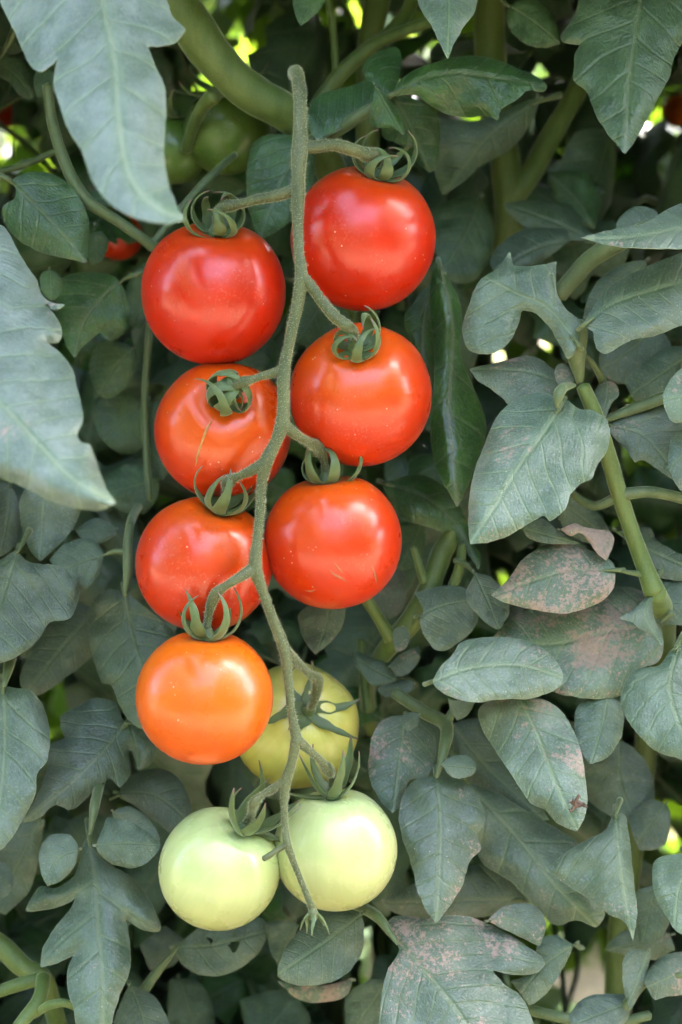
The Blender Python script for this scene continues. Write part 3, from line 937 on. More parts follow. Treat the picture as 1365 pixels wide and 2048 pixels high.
lf('D2', '874,1553 920,1560 955,1590 972,1640 955,1670 963,1696 957,1706 940,1720 925,1770 900,1812 873,1846 850,1816 836,1782 826,1740 818,1712 806,1680 798,1640 806,1590 832,1560', '873,1554 882,1640 880,1740 873,1842', dc=0.0, gx=0.05, gy=0.5, arch=0.2, tone=1.1, quilt=1.4, seed=15)
lf('D2', '746,1470 766,1440 810,1430 856,1450 872,1486 866,1530 850,1556 820,1560 800,1612 785,1626 760,1600 738,1550 740,1500', '810,1440 800,1520 786,1622', dc=0.03, gx=0.1, gy=0.45)
lf('D2', '884,1526 905,1513 935,1512 952,1530 945,1550 915,1557 895,1546', '886,1530 948,1536', dc=0.005, gy=0.6)
lf('D2', '800,1440 818,1425 840,1428 836,1450 815,1462', '838,1430 806,1456', dc=0.02, gy=0.5)
lf('D2', '898,1398 950,1404 936,1430 915,1441 903,1425', '900,1402 916,1438', dc=0.012, gy=0.3, dust=0.4)
lf('D3', '930,1560 1000,1588 1050,1620 1120,1660 1160,1690 1190,1750 1210,1830 1192,1856 1178,1850 1150,1840 1110,1850 1070,1812 1020,1762 962,1722 945,1640', '932,1562 1040,1680 1110,1770 1190,1852', dc=0.045, gx=-0.1, gy=0.4, dust=0.3, seed=21)
lf('D3', '900,1450 960,1440 1040,1560 1100,1640 1060,1640 980,1590 920,1540', '905,1450 980,1540 1090,1640', dc=0.06, gy=0.3, dust=0.2)
lf('D4', '1226,1625 1250,1630 1262,1700 1270,1780 1275,1830 1266,1882 1249,1842 1220,1830 1200,1812 1150,1780 1092,1738 1130,1706 1170,1682 1212,1660', '1232,1630 1240,1720 1264,1876', dc=0.0, gx=0.2, gy=0.45, dust=0.3, seed=22)
lf('D5', '1310,1722 1340,1710 1425,1700 1425,1885 1366,1872 1332,1832 1306,1776', '1400,1702 1360,1770 1350,1850', dc=-0.005, gy=0.5, dust=0.15)
lf('D5', '1270,1790 1310,1770 1340,1830 1320,1880 1280,1890', '1310,1775 1285,1886', dc=0.04, gy=0.3, dust=0.3)
lf('D6', '792,1882 772,1850 790,1832 850,1836 910,1830 960,1840 1020,1870 1080,1910 1091,1926 1076,1945 1030,1950 985,1940 1010,1970 1040,1990 1062,2030 1085,2100 755,2100 764,1990 775,1940 798,1905', '790,1876 840,1930 900,2000 970,2100', dc=-0.005, gx=0.0, gy=0.6, arch=0.15, dust=0.5, seed=2)
lf('D6', '975,1842 1010,1812 1060,1808 1086,1830 1091,1860 1080,1892 1030,1870', '980,1842 1030,1840 1080,1886', dc=0.012, gy=0.4)
lf('D7', '555,1946 570,1900 600,1860 640,1830 690,1815 722,1828 729,1880 716,1920 690,1950 650,1968 600,1971 566,1961', '722,1830 650,1885 558,1948', dc=0.03, gx=0.0, gy=0.5, dust=0.2)
lf('D7', '556,1962 600,1970 650,1972 705,1955 695,1990 640,2006 590,1995', '700,1960 560,1972', dc=0.05, gy=0.3, dust=0.6)
lf('D7', '530,1845 570,1840 600,1850 575,1900 560,1935 540,1900', '590,1846 555,1930', dc=0.06, gy=0.3)
lf('D8', '1080,1882 1110,1870 1149,1890 1125,1940 1090,1990 1060,2012 1020,1962 1060,1945', '1148,1890 1090,1930 1040,1990', dc=0.03, gy=0.4, dust=0.25)
lf('D8', '960,1730 1030,1770 1060,1810 990,1830 900,1840 800,1830 760,1800 850,1760', '1040,1800 930,1800 780,1805', dc=0.06, gy=0.2)
lf('D9', '1246,1922 1266,1900 1302,1905 1292,1960 1262,2022 1248,1980', '1296,1906 1255,2015', dc=0.02, gx=0.3, gy=0.2, dust=0.4)
lf('D9', '1140,2030 1180,1990 1250,1990 1260,2030 1230,2060 1160,2070', '1258,2005 1145,2050', dc=0.025, gy=0.6, dust=0.4)
lf('D9', '1290,1960 1330,1910 1425,1900 1425,1990 1360,1990 1310,2000', '1420,1920 1350,1950 1292,1975', dc=0.02, gy=0.4)
lf('D9', '1150,1480 1220,1470 1290,1520 1310,1600 1270,1650 1200,1620 1150,1560', '1240,1475 1240,1560 1270,1645', dc=0.07, gy=0.3, dust=0.35)
lf('D9', '1260,1640 1300,1600 1340,1620 1330,1690 1280,1700', '1330,1610 1270,1690', dc=0.06, gy=0.3, dust=0.2)
lf('D9', '690,2000 740,1960 775,1960 770,2060 700,2080', '770,1970 700,2070', dc=0.07, gy=0.2)
lf('D9', '1210,1900 1250,1860 1330,1860 1350,1900 1300,1920', '1340,1870 1220,1900', dc=0.06, gy=0.3)
# ---- plant E
lf('E1', '250,1186 215,1180 190,1196 175,1230 177,1270 188,1322 205,1366 222,1368 236,1402 256,1440 286,1458 305,1440 320,1380 345,1320 352,1270 320,1240 285,1210 262,1192', '250,1186 262,1262 285,1350 292,1452', dc=0.035, gx=-0.35, gy=0.35, arch=0.3, quilt=0.8)
lf('E1', '210,1110 190,1080 160,1078 126,1090 98,1120 150,1176 176,1174 201,1144 205,1122', '209,1111 160,1125 105,1148', dc=0.03, gy=0.5)
lf('E1', '150,1060 190,1036 228,1052 232,1068 205,1085 170,1082', '230,1058 155,1064', dc=0.05, gy=0.4)
lf('E2', '0,1120 30,1102 60,1125 110,1130 150,1150 160,1186 140,1236 100,1245 76,1280 40,1310 0,1325 -70,1320 -70,1130', '34,1106 10,1180 -10,1250 -20,1322', dc=0.012, gx=-0.15, gy=0.55, quilt=1.2, tone=1.05)
lf('E3', '40,1002 60,972 120,975 168,1006 150,1050 122,1086 82,1123 60,1100 42,1042', '90,962 85,1040 80,1118', dc=0.045, gy=0.3, dust=0.2)
lf('E3', '-40,960 10,965 32,990 42,1040 30,1090 0,1112 -40,1100', '20,970 15,1040 0,1108', dc=0.055, gy=0.3)
lf('E4', '48,1330 90,1260 150,1200 186,1222 192,1300 162,1332 76,1392 42,1372', '186,1228 130,1290 60,1376', dc=0.065, gx=-0.1, gy=0.3, dust=0.15)
lf('E5', '8,1372 30,1376 62,1381 90,1420 100,1470 95,1520 75,1546 71,1590 46,1640 0,1702 -60,1720 -60,1372', '6,1374 10,1450 5,1560 -15,1700', dc=0.0, gx=-0.2, gy=0.5)
lf('E6', '120,1436 150,1415 190,1396 230,1405 248,1440 290,1460 313,1495 300,1530 277,1541 264,1502 256,1502 260,1550 240,1576 221,1556 200,1570 165,1605 140,1620 110,1610 80,1636 45,1646 70,1600 95,1540 100,1492 130,1476', '252,1448 205,1505 140,1570 50,1642', dc=0.035, gx=0.1, gy=0.5, quilt=1.3, seed=31)
lf('E7', '236,1592 260,1552 320,1536 360,1560 383,1610 380,1642 346,1666 310,1642 270,1612', '240,1585 310,1590 376,1640', dc=0.055, gy=0.4)
lf('E8', '180,1668 186,1690 205,1720 240,1740 270,1760 300,1800 322,1850 320,1863 290,1862 264,1846 251,1836 258,1870 262,1910 258,1950 240,1992 225,2045 218,2110 160,2110 150,2030 137,1982 135,1940 148,1910 120,1925 80,1936 85,1900 106,1860 140,1820 153,1794 130,1810 90,1820 50,1823 60,1800 82,1772 112,1776 150,1750 160,1720 166,1690', '178,1670 190,1760 196,1850 206,1960 206,2110', dc=0.005, gx=0.0, gy=0.5, arch=0.18, dust=0.30, seed=33, quilt=1.3)
lf('E8', '204,1662 215,1635 250,1640 290,1660 320,1686 310,1711 280,1733 240,1733 206,1716 194,1692', '196,1690 250,1686 316,1690', dc=-0.002, gy=0.5)
lf('E8', '80,1700 100,1672 135,1668 156,1690 150,1730 130,1756 95,1774 82,1746', '156,1700 120,1715 88,1760', dc=0.0, gy=0.55)
lf('E8', '225,1625 260,1612 300,1640 320,1680 300,1700 240,1660', '230,1625 312,1690', dc=0.04, gy=0.3)
lf('E9', '355,1892 380,1870 430,1832 500,1828 542,1850 522,1900 490,1930 440,1952 390,1946 360,1922', '356,1894 430,1890 540,1860', dc=0.065, gx=0.0, gy=0.5, holes=[(470, 1892, 11), (419, 1881, 6), (374, 1858, 5)])
lf('E9', '280,1890 330,1850 370,1880 350,1930 300,1940', '345,1900 285,1915', dc=0.09, gy=0.3)
lf('E10', '228,2045 258,1970 300,1985 322,2010 342,2060 335,2110 228,2110', '262,1974 285,2030 300,2110', dc=0.04, gy=0.5, dust=0.25)
lf('E10', '10,1620 90,1640 80,1700 60,1780 10,1830 -40,1800', '80,1640 0,1800', dc=0.075, gy=0.2, dust=0.1)
lf('E10', '-30,1720 15,1730 28,1770 0,1800 -40,1800', '-30,1740 20,1775', dc=0.04, gy=0.4, dust=0.3)
lf('E10', '340,1960 400,1965 430,2040 400,2100 340,2080', '360,1960 400,2090', dc=0.10, gy=0.3)
lf('E10', '480,2000 560,1980 620,2030 600,2100 500,2100', '600,1990 510,2090', dc=0.09, gy=0.4)

STALKS = {}
for k in LEAF:
    STALKS[k] = []
    for i, s in enumerate(LEAF[k][1]):
        path = px_path(s)
        for end in (0, -1):
            ex, ey = to_pix(path[end][0])
            if any(kk == k and math.hypot(rib[0][0] - ex, rib[0][1] - ey) < 26 for kk, _, rib, _ in LL):
                path[end] = (path[end][0] + FWD * 0.002, path[end][1] * 0.4)
        STALKS[k].append(tube_data(path, 10, 6, 0.08, seed=i)[:2])
leaflets = {}
for idx, (k, ol, rib, kw) in enumerate(LL):
    kw = dict(kw)
    tone, dust = kw.pop('tone', {'C': 1.3, 'D': 1.2, 'E': 1.1}.get(k[0], 1.0)) * R.uniform(0.85, 1.15), kw.pop('dust', {'C': 0.34, 'D': 0.38, 'E': 0.2}.get(k[0], 0.0))
    fresh = kw.pop('fresh', {'A5': 0.9, 'B7': 0.95, 'A2': 0.7, 'A4': 0.7, 'A7': 0.8, 'A8': 0.6, 'A9': 0.7, 'A3': 0.6, 'A1': 0.0, 'A6': 0.0}.get(k, {'B': 0.75, 'C': 0.22, 'D': 0.22, 'E': 0.3}.get(k[0], 0.0) * R.uniform(0.3, 1.1)) * R.uniform(0.9, 1.05))
    seed = kw.pop('seed', idx + 40)
    if kw.get('dc', 0) > 0.045:
        kw['dc'] = 0.045 + (kw['dc'] - 0.045) * 1.9
    dc, gy, gx = kw.get('dc', 0), kw.get('gy', 0.4), kw.get('gx', 0.0)
    if 'gx' not in kw:
        kw['gx'] = gx = R.uniform(-0.2, 0.2)
    kw.setdefault('curl', 0.25)
    xs, ys = [p[0] for p in ol], [p[1] for p in ol]
    size = math.hypot(max(xs) - min(xs), max(ys) - min(ys))
    unit = S * (DIST + dc) / DIST
    me = leaflet_mesh('leaflet', ol, rib, P, unit, seed=seed, step=max(4.5, min(8.5, size / 26)), **kw)
    me['tone'], me['dust'], me['fresh'] = tone, dust, fresh
    leaflets.setdefault(k, []).append(me)
    # the leaflet's own little stalk, running back into the plant
    b, b2 = rib[0], rib[1]
    cx, cy = (min(xs) + max(xs)) / 2, (min(ys) + max(ys)) / 2
    L = sum(math.hypot(rib[i + 1][0] - rib[i][0], rib[i + 1][1] - rib[i][1]) for i in range(len(rib) - 1))
    bd = dc + (gx * (b[0] - cx) + gy * (cy - b[1])) * unit + kw.get('bend', 0) * 0.1225 * L * unit + 0.0006
    ln = math.hypot(b2[0] - b[0], b2[1] - b[1]) or 1
    ux, uy = (b2[0] - b[0]) / ln, (b2[1] - b[1]) / ln
    w = max(5.0, min(13.0, size * 0.045))
    path = [(P(b[0] + ux * L * f, b[1] + uy * L * f, bd + q), w * wf * 0.5 * unit) for f, q, wf in
            ((0.10, 0.0012, 0.35), (0.0, 0.0008, 0.7), (-0.03, 0.004, 0.75), (-0.06, 0.015, 0.8), (-0.07, 0.045, 0.9))]
    STALKS[k].append(tube_data(path, 8, 4, 0.05)[:2])
for k in LEAF:
    o = child('leaf', make_mesh('leaf', *STALKS[k][0]), PLANT[k[0]], ['petiole'])
    for v_, f_ in STALKS[k][1:]:
        put('petiole', make_mesh('petiole', v_, f_), o, ['petiole'])
    if LEAF[k][0]:
        o['label'] = LEAF[k][0]
    for me in leaflets.get(k, []):
        put('leaflet', me, o, ['leaf', 'leaf_under'])

# ---- the rest of the row round about: an uncountable mass of leaflets beside, above and below the view
def generic_leaflet(v, step, face=Vector((0, -1, 0))):
    r = random.Random(100 + v)
    nl = r.choice((2, 3, 3, 4))
    Wd = r.uniform(19, 26)
    left, right = [], []
    for sgn, arr in ((-1, left), (1, right)):
        for i in range(1, 12):
            t = i / 12
            w = Wd * (math.sin(math.pi * t ** 0.72) ** 0.8) * (1 - 0.12 * t)
            w *= 1 + 0.28 * math.sin(t * nl * 2 * math.pi + r.uniform(-.5, .5)) * (0.4 + t) + r.uniform(-.04, .04)
            arr.append((sgn * w + 2.5 * math.sin(t * 3 + v), 76 * t))
    ol = [(0, 0)] + right + [(2.5 * math.sin(3 + v), 78)] + left[::-1]
    rib = [(0, 0), (2 * math.sin(1 + v), 26), (2.3 * math.sin(2 + v), 52), (2.5 * math.sin(3 + v), 77)]
    return leaflet_mesh('leaflet', ol, rib, lambda x, y, d: Vector((x * 0.001, d, -y * 0.001)), 0.001, 0.0, 0.0, 0.0, arch=r.uniform(0.2, 0.6),
                        bend=r.uniform(0.1, 0.5), wave=1.5, step=step, seed=200 + v, serr=0.6, face=face, curl=0.4)


def leaflet_mass(name, count, sampler, rnd, reject, **props):
    import numpy as np
    T = []
    for v in range(4):
        m = generic_leaflet(v + 30, 11.0)
        n = len(m.vertices)
        co, lf_, vn_ = np.empty(n * 3), np.empty(n * 3), np.empty(n)
        m.vertices.foreach_get('co', co)
        m.attributes['lf'].data.foreach_get('vector', lf_)
        m.attributes['vn'].data.foreach_get('value', vn_)
        T.append((co.reshape(-1, 3), [tuple(p.vertices) for p in m.polygons], lf_, vn_, [p.material_index for p in m.polygons]))
        bpy.data.meshes.remove(m)
    C, F, A, B, MI, off = [], [], [], [], [], 0
    for _ in range(count):
        c = sampler(rnd)
        co, fs, la, vb, mi = rnd.choice(T)
        m3 = (Matrix.Rotation(math.radians(rnd.gauss(0, 55)), 3, 'Y') @ Matrix.Rotation(math.radians(rnd.gauss(0, 35)), 3, 'Z')
              @ Matrix.Rotation(math.radians(rnd.uniform(-85, 0)), 3, 'X')) * rnd.uniform(0.8, 1.35)
        cw = co @ np.array(m3).T + np.array(c)
        if reject(cw):
            continue
        C.append(cw)
        F += [tuple(i + off for i in f) for f in fs]
        A.append(la)
        B.append(vb)
        MI += mi
        off += len(co)
    me = bpy.data.meshes.new(name)
    me.from_pydata(np.concatenate(C).tolist(), [], F)
    me.polygons.foreach_set('use_smooth', [True] * len(F))
    me.polygons.foreach_set('material_index', MI)
    a = me.attributes.new('lf', 'FLOAT_VECTOR', 'POINT')
    a.data.foreach_set('vector', np.concatenate(A))
    a = me.attributes.new('vn', 'FLOAT', 'POINT')
    a.data.foreach_set('value', np.concatenate(B))
    me.set_sharp_from_angle(angle=math.radians(70))
    me['tone'], me['dust'], me['fresh'] = 1.0, 0.05, 0.5
    return put(name, me, None, ['leaf', 'leaf_under'], kind='stuff', **props)


def in_view(cw):
    import numpy as np
    v = cw - np.array(CAM)
    k = v @ np.array(FWD)
    x = 682.5 + (v @ np.array(RIGHT)) / k * DIST / S
    y = 1024 - (v @ np.array(UP)) / k * DIST / S
    if not ((x > -12) & (x < 1377) & (y > -12) & (y < 2060)).any():
        return False
    return k.min() - DIST < 0.16 or any((np.hypot(x - hx, y - hy) < hr + 8).any() for hx, hy, hr in CHINKS)


leaflet_mass('row_foliage', 8000, lambda r: Vector((r.uniform(-1.0, 1.0) if r.random() < 0.4 else r.gauss(0, 0.33), 0.02 + abs(r.gauss(0, 0.20)), r.uniform(0.08, 1.85))),
             random.Random(23), in_view, label='tomato leaves of the same row round about the view', category='foliage')

# ---- leaves further back in the row: one compound leaf per object, leaflets sharing a few meshes
VAR = []
for v in range(9):
    r = random.Random(400 + v)
    me = generic_leaflet(v, 3.2)
    me.materials.append(M['leaf'])
    me.materials.append(M['leaf_under'])
    me['tone'], me['dust'], me['fresh'] = r.uniform(0.85, 1.05), r.choice((0, 0, 0, 0.15, 0.3)), r.choice((0.7, 0.85, 1.0))  # fresh green, set high so the deep leaves are coloured darker as shade
    VAR.append(me)
RACH = []
for v in range(3):
    r = random.Random(300 + v)
    path = [(Vector((r.uniform(-.004, .004) * i, -0.004 * i * (i - 3) * 0.4, -0.036 * i)), 0.0021 - 0.00028 * i) for i in range(5)]
    path[0] = (Vector((0, 0, 0)), 0.0023)
    path.insert(0, (Vector((0.01, 0.05, 0.045)), 0.0026))
    v_, f_, fr = tube_data(path, 8, 5, 0.05)
    me = make_mesh('leaf', v_, f_)
    me.materials.append(M['petiole'])
    RACH.append((me, [p for p, _ in path]))


def back_leaf(key, loc, M3, r):
    me, pp = r.choice(RACH)
    mw = Matrix.Translation(loc) @ M3.to_4x4()
    spots = [(4, 0.0, 1.0), (3, 1, 0.8), (3, -1, 0.8), (2, 1, 0.9), (2, -1, 0.85)]
    todo, near = [], 9.0
    for i, sgn, sc in spots:
        ang = math.radians(r.uniform(50, 78)) * sgn if sgn else math.radians(r.uniform(-12, 12))
        sc = sc * r.uniform(0.75, 1.1)
        q = pp[i + 1]
        loc_m = (Matrix.Translation(q) @ Matrix.Rotation(ang, 4, 'Y') @ Matrix.Rotation(math.radians(r.uniform(-28, 28)), 4, 'X')
                 @ Matrix.Rotation(math.radians(r.uniform(-25, 25)), 4, 'Z') @ Matrix.Scale(sc, 4))
        w = mw @ loc_m
        near = min([near] + [(w @ Vector((x, 0, z)) - CAM).dot(FWD) - DIST for x in (-0.026, 0.026) for z in (0, -0.04, -0.08)])
        tips = [to_pix(w @ Vector((x, 0, z))) for x, z in ((0, -0.005), (0.018, -0.03), (-0.018, -0.03), (0.014, -0.052), (-0.014, -0.052), (0, -0.072), (0, -0.038))]
        if any(math.hypot(tx - hx, ty - hy) < hr + 12 for tx, ty in tips for hx, hy, hr in CHINKS):
            continue
        todo.append(loc_m)
    if not todo:
        return
    if near < 0.14:                      # keep it clear of the fruit and the front leaves
        mw = Matrix.Translation(FWD * (0.14 - near)) @ mw
    o = bpy.data.objects.new('leaf', me)
    COL.objects.link(o)
    o.parent = PLANT[key]
    o.matrix_parent_inverse = Matrix.Translation(-PLANT[key].location)
    o.matrix_basis = mw
    for m in todo:
        c = bpy.data.objects.new('leaflet', r.choice(VAR))
        COL.objects.link(c)
        c.parent = o
        c.matrix_basis = m


r = random.Random(17)
for layer, (nx, ny, d0, d1) in enumerate(((6, 8, 0.17, 0.27), (6, 8, 0.29, 0.46))):
    for j in range(ny):
        for i in range(nx):
            px = -160 + 1690 * (i + r.uniform(0.1, 0.9)) / nx
            py = -260 + 2350 * (j + r.uniform(0.1, 0.9)) / ny
            d = r.uniform(d0, d1)
            loc = P(px, py, d)
            m3 = (Matrix.Rotation(math.radians(r.gauss(0, 40)), 3, 'Y') @ Matrix.Rotation(math.radians(r.gauss(0, 25)), 3, 'Z')
                  @ Matrix.Rotation(math.radians(r.uniform(-55, 5)), 3, 'X'))
            key = 'B' if py < 700 and px > 650 else 'A' if py < 900 and px <= 650 else 'C' if px > 900 and py < 1500 else 'D' if px > 560 else 'E'
            back_leaf(key, loc, m3, r)

# ------------------------------------------------------------------ the fruit truss
truss = root('fruit_truss', P(597, 140, -0.02), 'slender green hairy fruit stalk zigzagging down between the ripening tomatoes', 'fruit stalk')
MAIN = ('588,150,0.005,30 592,143,-0.010,34 597,160,-0.020,35 601,205,-0.026,35 601,255,-0.029,36 599,305,-0.031,42 597,345,-0.032,37 596,390,-0.032,37 596,440,-0.033,29 598,500,-0.035,27 603,552,-0.036,33 '
        '595,610,-0.036,30 584,660,-0.036,28 574,710,-0.036,28 568,750,-0.036,34 568,800,-0.037,30 565,845,-0.037,36 552,885,-0.037,30 532,925,-0.037,36 '
        '524,965,-0.036,26 521,1020,-0.036,25 515,1080,-0.036,26 511,1135,-0.036,34 527,1185,-0.035,26 547,1240,-0.033,26 569,1300,-0.031,29 '
        '577,1365,-0.030,23 583,1425,-0.030,22 594,1482,-0.030,29')
v, f, fr = tube_data([(p, r_ * 0.76) for p, r_ in px_path(MAIN)], 16, 5, 0.16)
ms = child('main_stalk', make_mesh('main_stalk', v, f), truss, ['truss'])
hr = random.Random(5)
hairs(fr, 15000, 0.0014, hr, 'stalk_hair', ms)
v, f, fr = tube_data(px_path('594,1476,-0.030,24 584,1525,-0.030,19 572,1565,-0.030,22 569,1610,-0.031,14 571,1655,-0.032,13 575,1688,-0.033,17 592,1735,-0.033,13 612,1785,-0.033,13 624,1815,-0.033,15'), 12, 5, 0.08)
ts = child('stalk_tip', make_mesh('stalk_tip', v, f), truss, ['truss'])
hairs(fr, 13000, 0.0013, hr, 'stalk_hair', ts)
v, f, fr = tube_data(px_path('572,1690,-0.033,14 555,1700,-0.034,12 538,1712,-0.035,13 527,1718,-0.035,12'), 10, 4, 0.08)
ts = child('broken_stub', make_mesh('broken_stub', v, f), truss, ['truss'])


# sepals ---------------------------------------------------------------------------------------------
def sepal_mesh(base, axis, rad, length, width, a0, a1, side, rr, power=1.0):
    """a strap that leaves `base` along `rad` and curls towards `axis`; angles in degrees"""
    n = 22
    tn = axis.cross(rad).normalized()
    p = base + rad * 0.0022
    V, LFv, F = [], [], []
    ang = math.radians(a0)
    th = 0.00045
    for i in range(n + 1):
        u = i / n
        ang = math.radians(a0 + (a1 - a0) * u ** power)
        dr = rad * math.cos(ang) + axis * math.sin(ang)
        nn = -rad * math.sin(ang) + axis * math.cos(ang)
        w = width * 0.5 * (0.85 + 0.15 * math.sin(math.pi * min(1, u * 2))) * (1 - u ** 2.0) ** 0.9 * (1 + 0.10 * math.sin(u * 19 + side * 30)) + 0.00012
        off = tn * length * (side * u * u + 0.04 * math.sin(u * 5 + side * 40))
        for k, (cw, ch) in enumerate(((-1, 0.25), (-0.5, 0.06), (0, 0.0), (0.5, 0.06), (1, 0.25))):
            V.append(p + off + tn * w * cw + nn * w * ch)
            LFv.append((u, cw, 0))
        for k, (cw, ch) in enumerate(((1, 0.25), (0.5, 0.06), (0, 0.0), (-0.5, 0.06), (-1, 0.25))):
            V.append(p + off + tn * w * cw + nn * (w * ch - th))
            LFv.append((u, cw, 0))
        p = p + dr * (length / n)
    for i in range(n):
        for k in range(10):
            a, b = i * 10 + k, i * 10 + (k + 1) % 10
            F.append((a, b, b + 10, a + 10))
    F.append(tuple(range(9, -1, -1)))
    F.append(tuple(n * 10 + k for k in range(10)))
    return make_mesh('sepal', V, F, LFv, sharp=50)


# tomatoes -------------------------------------------------------------------------------------------
def tomato_mesh(Rm, seed, squash=0.93, lobes=5, lob=0.012, dim=0.13, nu=72, nv=44):
    V, LFv, F = [], [], []
    ph = seed * 1.3
    for j in range(nv + 1):
        th = math.pi * j / nv
        for i in range(nu):
            a = 2 * math.pi * i / nu
            sh = math.exp(-((th - 0.75) / 0.55) ** 2)
            rr = Rm * (1 + lob * math.cos(lobes * a + ph) * sh + 0.008 * math.cos(2 * a + ph * 2) * math.sin(th) + 0.006 * math.cos(3 * a + ph) * math.sin(th))
            x = rr * math.sin(th) ** 0.96
            z = Rm * squash * math.cos(th)
            z -= Rm * dim * math.exp(-(th / 0.33) ** 2)
            z += Rm * 0.02 * math.exp(-((math.pi - th) / 0.3) ** 2)
            V.append(Vector((x * math.cos(a), x * math.sin(a), z)))
            LFv.append((j / nv, i / nu, 0))
    for j in range(nv):
        for i in range(nu):
            a, b = j * nu + i, j * nu + (i + 1) % nu
            if j == 0:
                F.append((a, a + nu, b + nu))
            elif j == nv - 1:
                F.append((a, a + nu, b))
            else:
                F.append((a, a + nu, b + nu, b))
    return make_mesh('tomato', V, F, LFv)


def build_tomato(cx, cy, rpx, d, calyx, mat, label, seed, style='ring', ped=None, squash=0.99, lob=0.02, sepals=7, big=1.22, phi0=0.0, scars=(), extra=(), group='tomatoes on the truss', dim=0.14):
    Rm = rpx * S * (DIST + d) / DIST
    c = P(cx, cy, d)
    dx, dy = (calyx[0] - cx) / rpx, -(calyx[1] - cy) / rpx
    k = math.hypot(dx, dy) / 0.86
    if k > 0.985:
        dx, dy = dx / k * 0.985, dy / k * 0.985
        k = 0.985
    dx, dy = dx / 0.86, dy / 0.86
    dz = math.sqrt(max(0.0, 1 - dx * dx - dy * dy))
    ax = (RIGHT * dx + UP * dy - FWD * dz).normalized()
    rot = ax.to_track_quat('Z', 'Y').to_matrix() @ Matrix.Rotation(seed * 1.7, 3, 'Z')
    o = put('tomato', tomato_mesh(Rm, seed, squash, lob=lob, dim=dim), None, [mat], label=label, category='tomato', group=group)
    o.matrix_basis = Matrix.Translation(c) @ rot.to_4x4()
    inv = o.matrix_basis.inverted()
    base = c + ax * Rm * (squash - dim + 0.012)

    def under(name, me, par, mats):
        q = put(name, me, par, mats)
        if par is o:
            q.matrix_parent_inverse = inv
        return q
    # calyx: a small green disc with a boss, from which the sepals spring
    toc = (-FWD - ax * (-FWD).dot(ax))
    toc = toc.normalized() if toc.length > 1e-3 else UP
    sd = ax.cross(toc)
    v, f, fr = tube_data([(base - ax * 0.002, 0.0030), (base + ax * 0.0006, 0.0040), (base + ax * 0.0022, 0.0034), (base + ax * 0.005, 0.0022)], 14, 4, 0.08)
    cal = under('calyx', make_mesh('calyx', v, f), o, ['sepal'])
    rs = random.Random(seed * 11 + 1)
    for i in range(sepals):
        a = 2 * math.pi * i / sepals + phi0 + rs.uniform(-.13, .13)
        rad = toc * math.cos(a) + sd * math.sin(a)
        if style == 'ring':
            a0, a1, ln, pw = rs.uniform(-26, -4), rs.uniform(150, 262), rs.uniform(0.022, 0.031), rs.uniform(0.8, 1.2)
        elif style == 'knot':
            a0, a1, ln, pw = rs.uniform(-20, 10), rs.uniform(230, 330), rs.uniform(0.024, 0.030), 0.9
        elif style == 'claw':
            a0, a1, ln, pw = rs.uniform(-12, 10), rs.uniform(118, 150), rs.uniform(0.024, 0.029), 0.8
        elif style == 'spread':
            a0, a1, ln, pw = rs.uniform(-14, 4), rs.uniform(10, 130), rs.uniform(0.022, 0.028), 1.6
        else:
            a0, a1, ln, pw = rs.uniform(10, 35), rs.uniform(82, 112), rs.uniform(0.022, 0.028), 0.6
        under('sepal', sepal_mesh(base + ax * 0.0008, ax, rad, ln * big, rs.uniform(0.0058, 0.0074), a0, a1, rs.uniform(-.38, .38), rs, pw), cal, ['sepal'])
    for tx, ty, ln in extra:                     # a long sepal lying out to one side
        dv = RIGHT * (tx - calyx[0]) - UP * (ty - calyx[1])
        dv = (dv - ax * dv.dot(ax)).normalized()
        under('sepal', sepal_mesh(base + ax * 0.0012, ax, dv, ln, 0.0052, -4, 22, 0.02, rs, 1.0), cal, ['sepal'])
    # scars: short raised corky threads lying on the skin
    for pl, w, mt in scars:
        path = []
        for x, y in pts(pl):
            dirv = (P(x, y, 0) - CAM).normalized()
            oc = CAM - c
            b = dirv.dot(oc)
            disc = b * b - (oc.length_squared - (Rm * 0.996) ** 2)
            if disc > 0:
                path.append((CAM + dirv * (-b - math.sqrt(disc)), w))
        if len(path) > 1:
            path[0] = (path[0][0], w * 0.3)
            path[-1] = (path[-1][0], w * 0.3)
            v, f, fr = tube_data(path, 6, 6, 0.8)
            under('scar', make_mesh('scar', v, f), o, [mt])
    # its stalk, a part of the truss
    if ped:
        pp = px_path(ped)
        pp[-2] = (pp[-2][0], pp[-2][1] * 0.85)
        pp[-1] = (pp[-1][0], pp[-1][1] * 1.30)          # the knuckle
        path = pp + [(base + ax * 0.011, 0.0019), (base + ax * 0.001, 0.0021)]
        v, f, fr = tube_data(path, 12, 6, 0.10)
        q = child('pedicel', make_mesh('pedicel', v, f), truss, ['truss'])
        hairs(fr, 13000, 0.0013, rs, 'stalk_hair', q)
    return o


build_tomato(726, 477, 146, 0.006, (757, 366), 'tom_red', 'red tomato under the hooked stalk, topmost of the truss', 1, 'ring', ped='602,297,-0.029,24 630,294,-0.028,24 665,290,-0.026,23 700,298,-0.022,25 722,305,-0.018,30 732,309,-0.016,24', phi0=0.35)
build_tomato(428, 586, 145, 0.0, (437, 476), 'tom_red', 'large red tomato with one pale nick, under the slender brown-spotted leaf', 2, 'ring', ped='594,378,-0.030,26 560,390,-0.028,22 520,398,-0.025,20 480,408,-0.021,22 452,413,-0.019,20', phi0=0.1,
             scars=[('412,598 414,606 421,612', 0.0005, 'scratch')])
build_tomato(722, 790, 143, 0.0, (712, 706), 'tom_orange_red', 'red tomato with an orange shoulder, second down beside the rolled dark leaf', 3, 'ring', ped='603,552,-0.036,26 622,572,-0.036,22 645,604,-0.036,22 668,632,-0.037,24 684,645,-0.037,26 694,652,-0.037,18', phi0=-0.2)
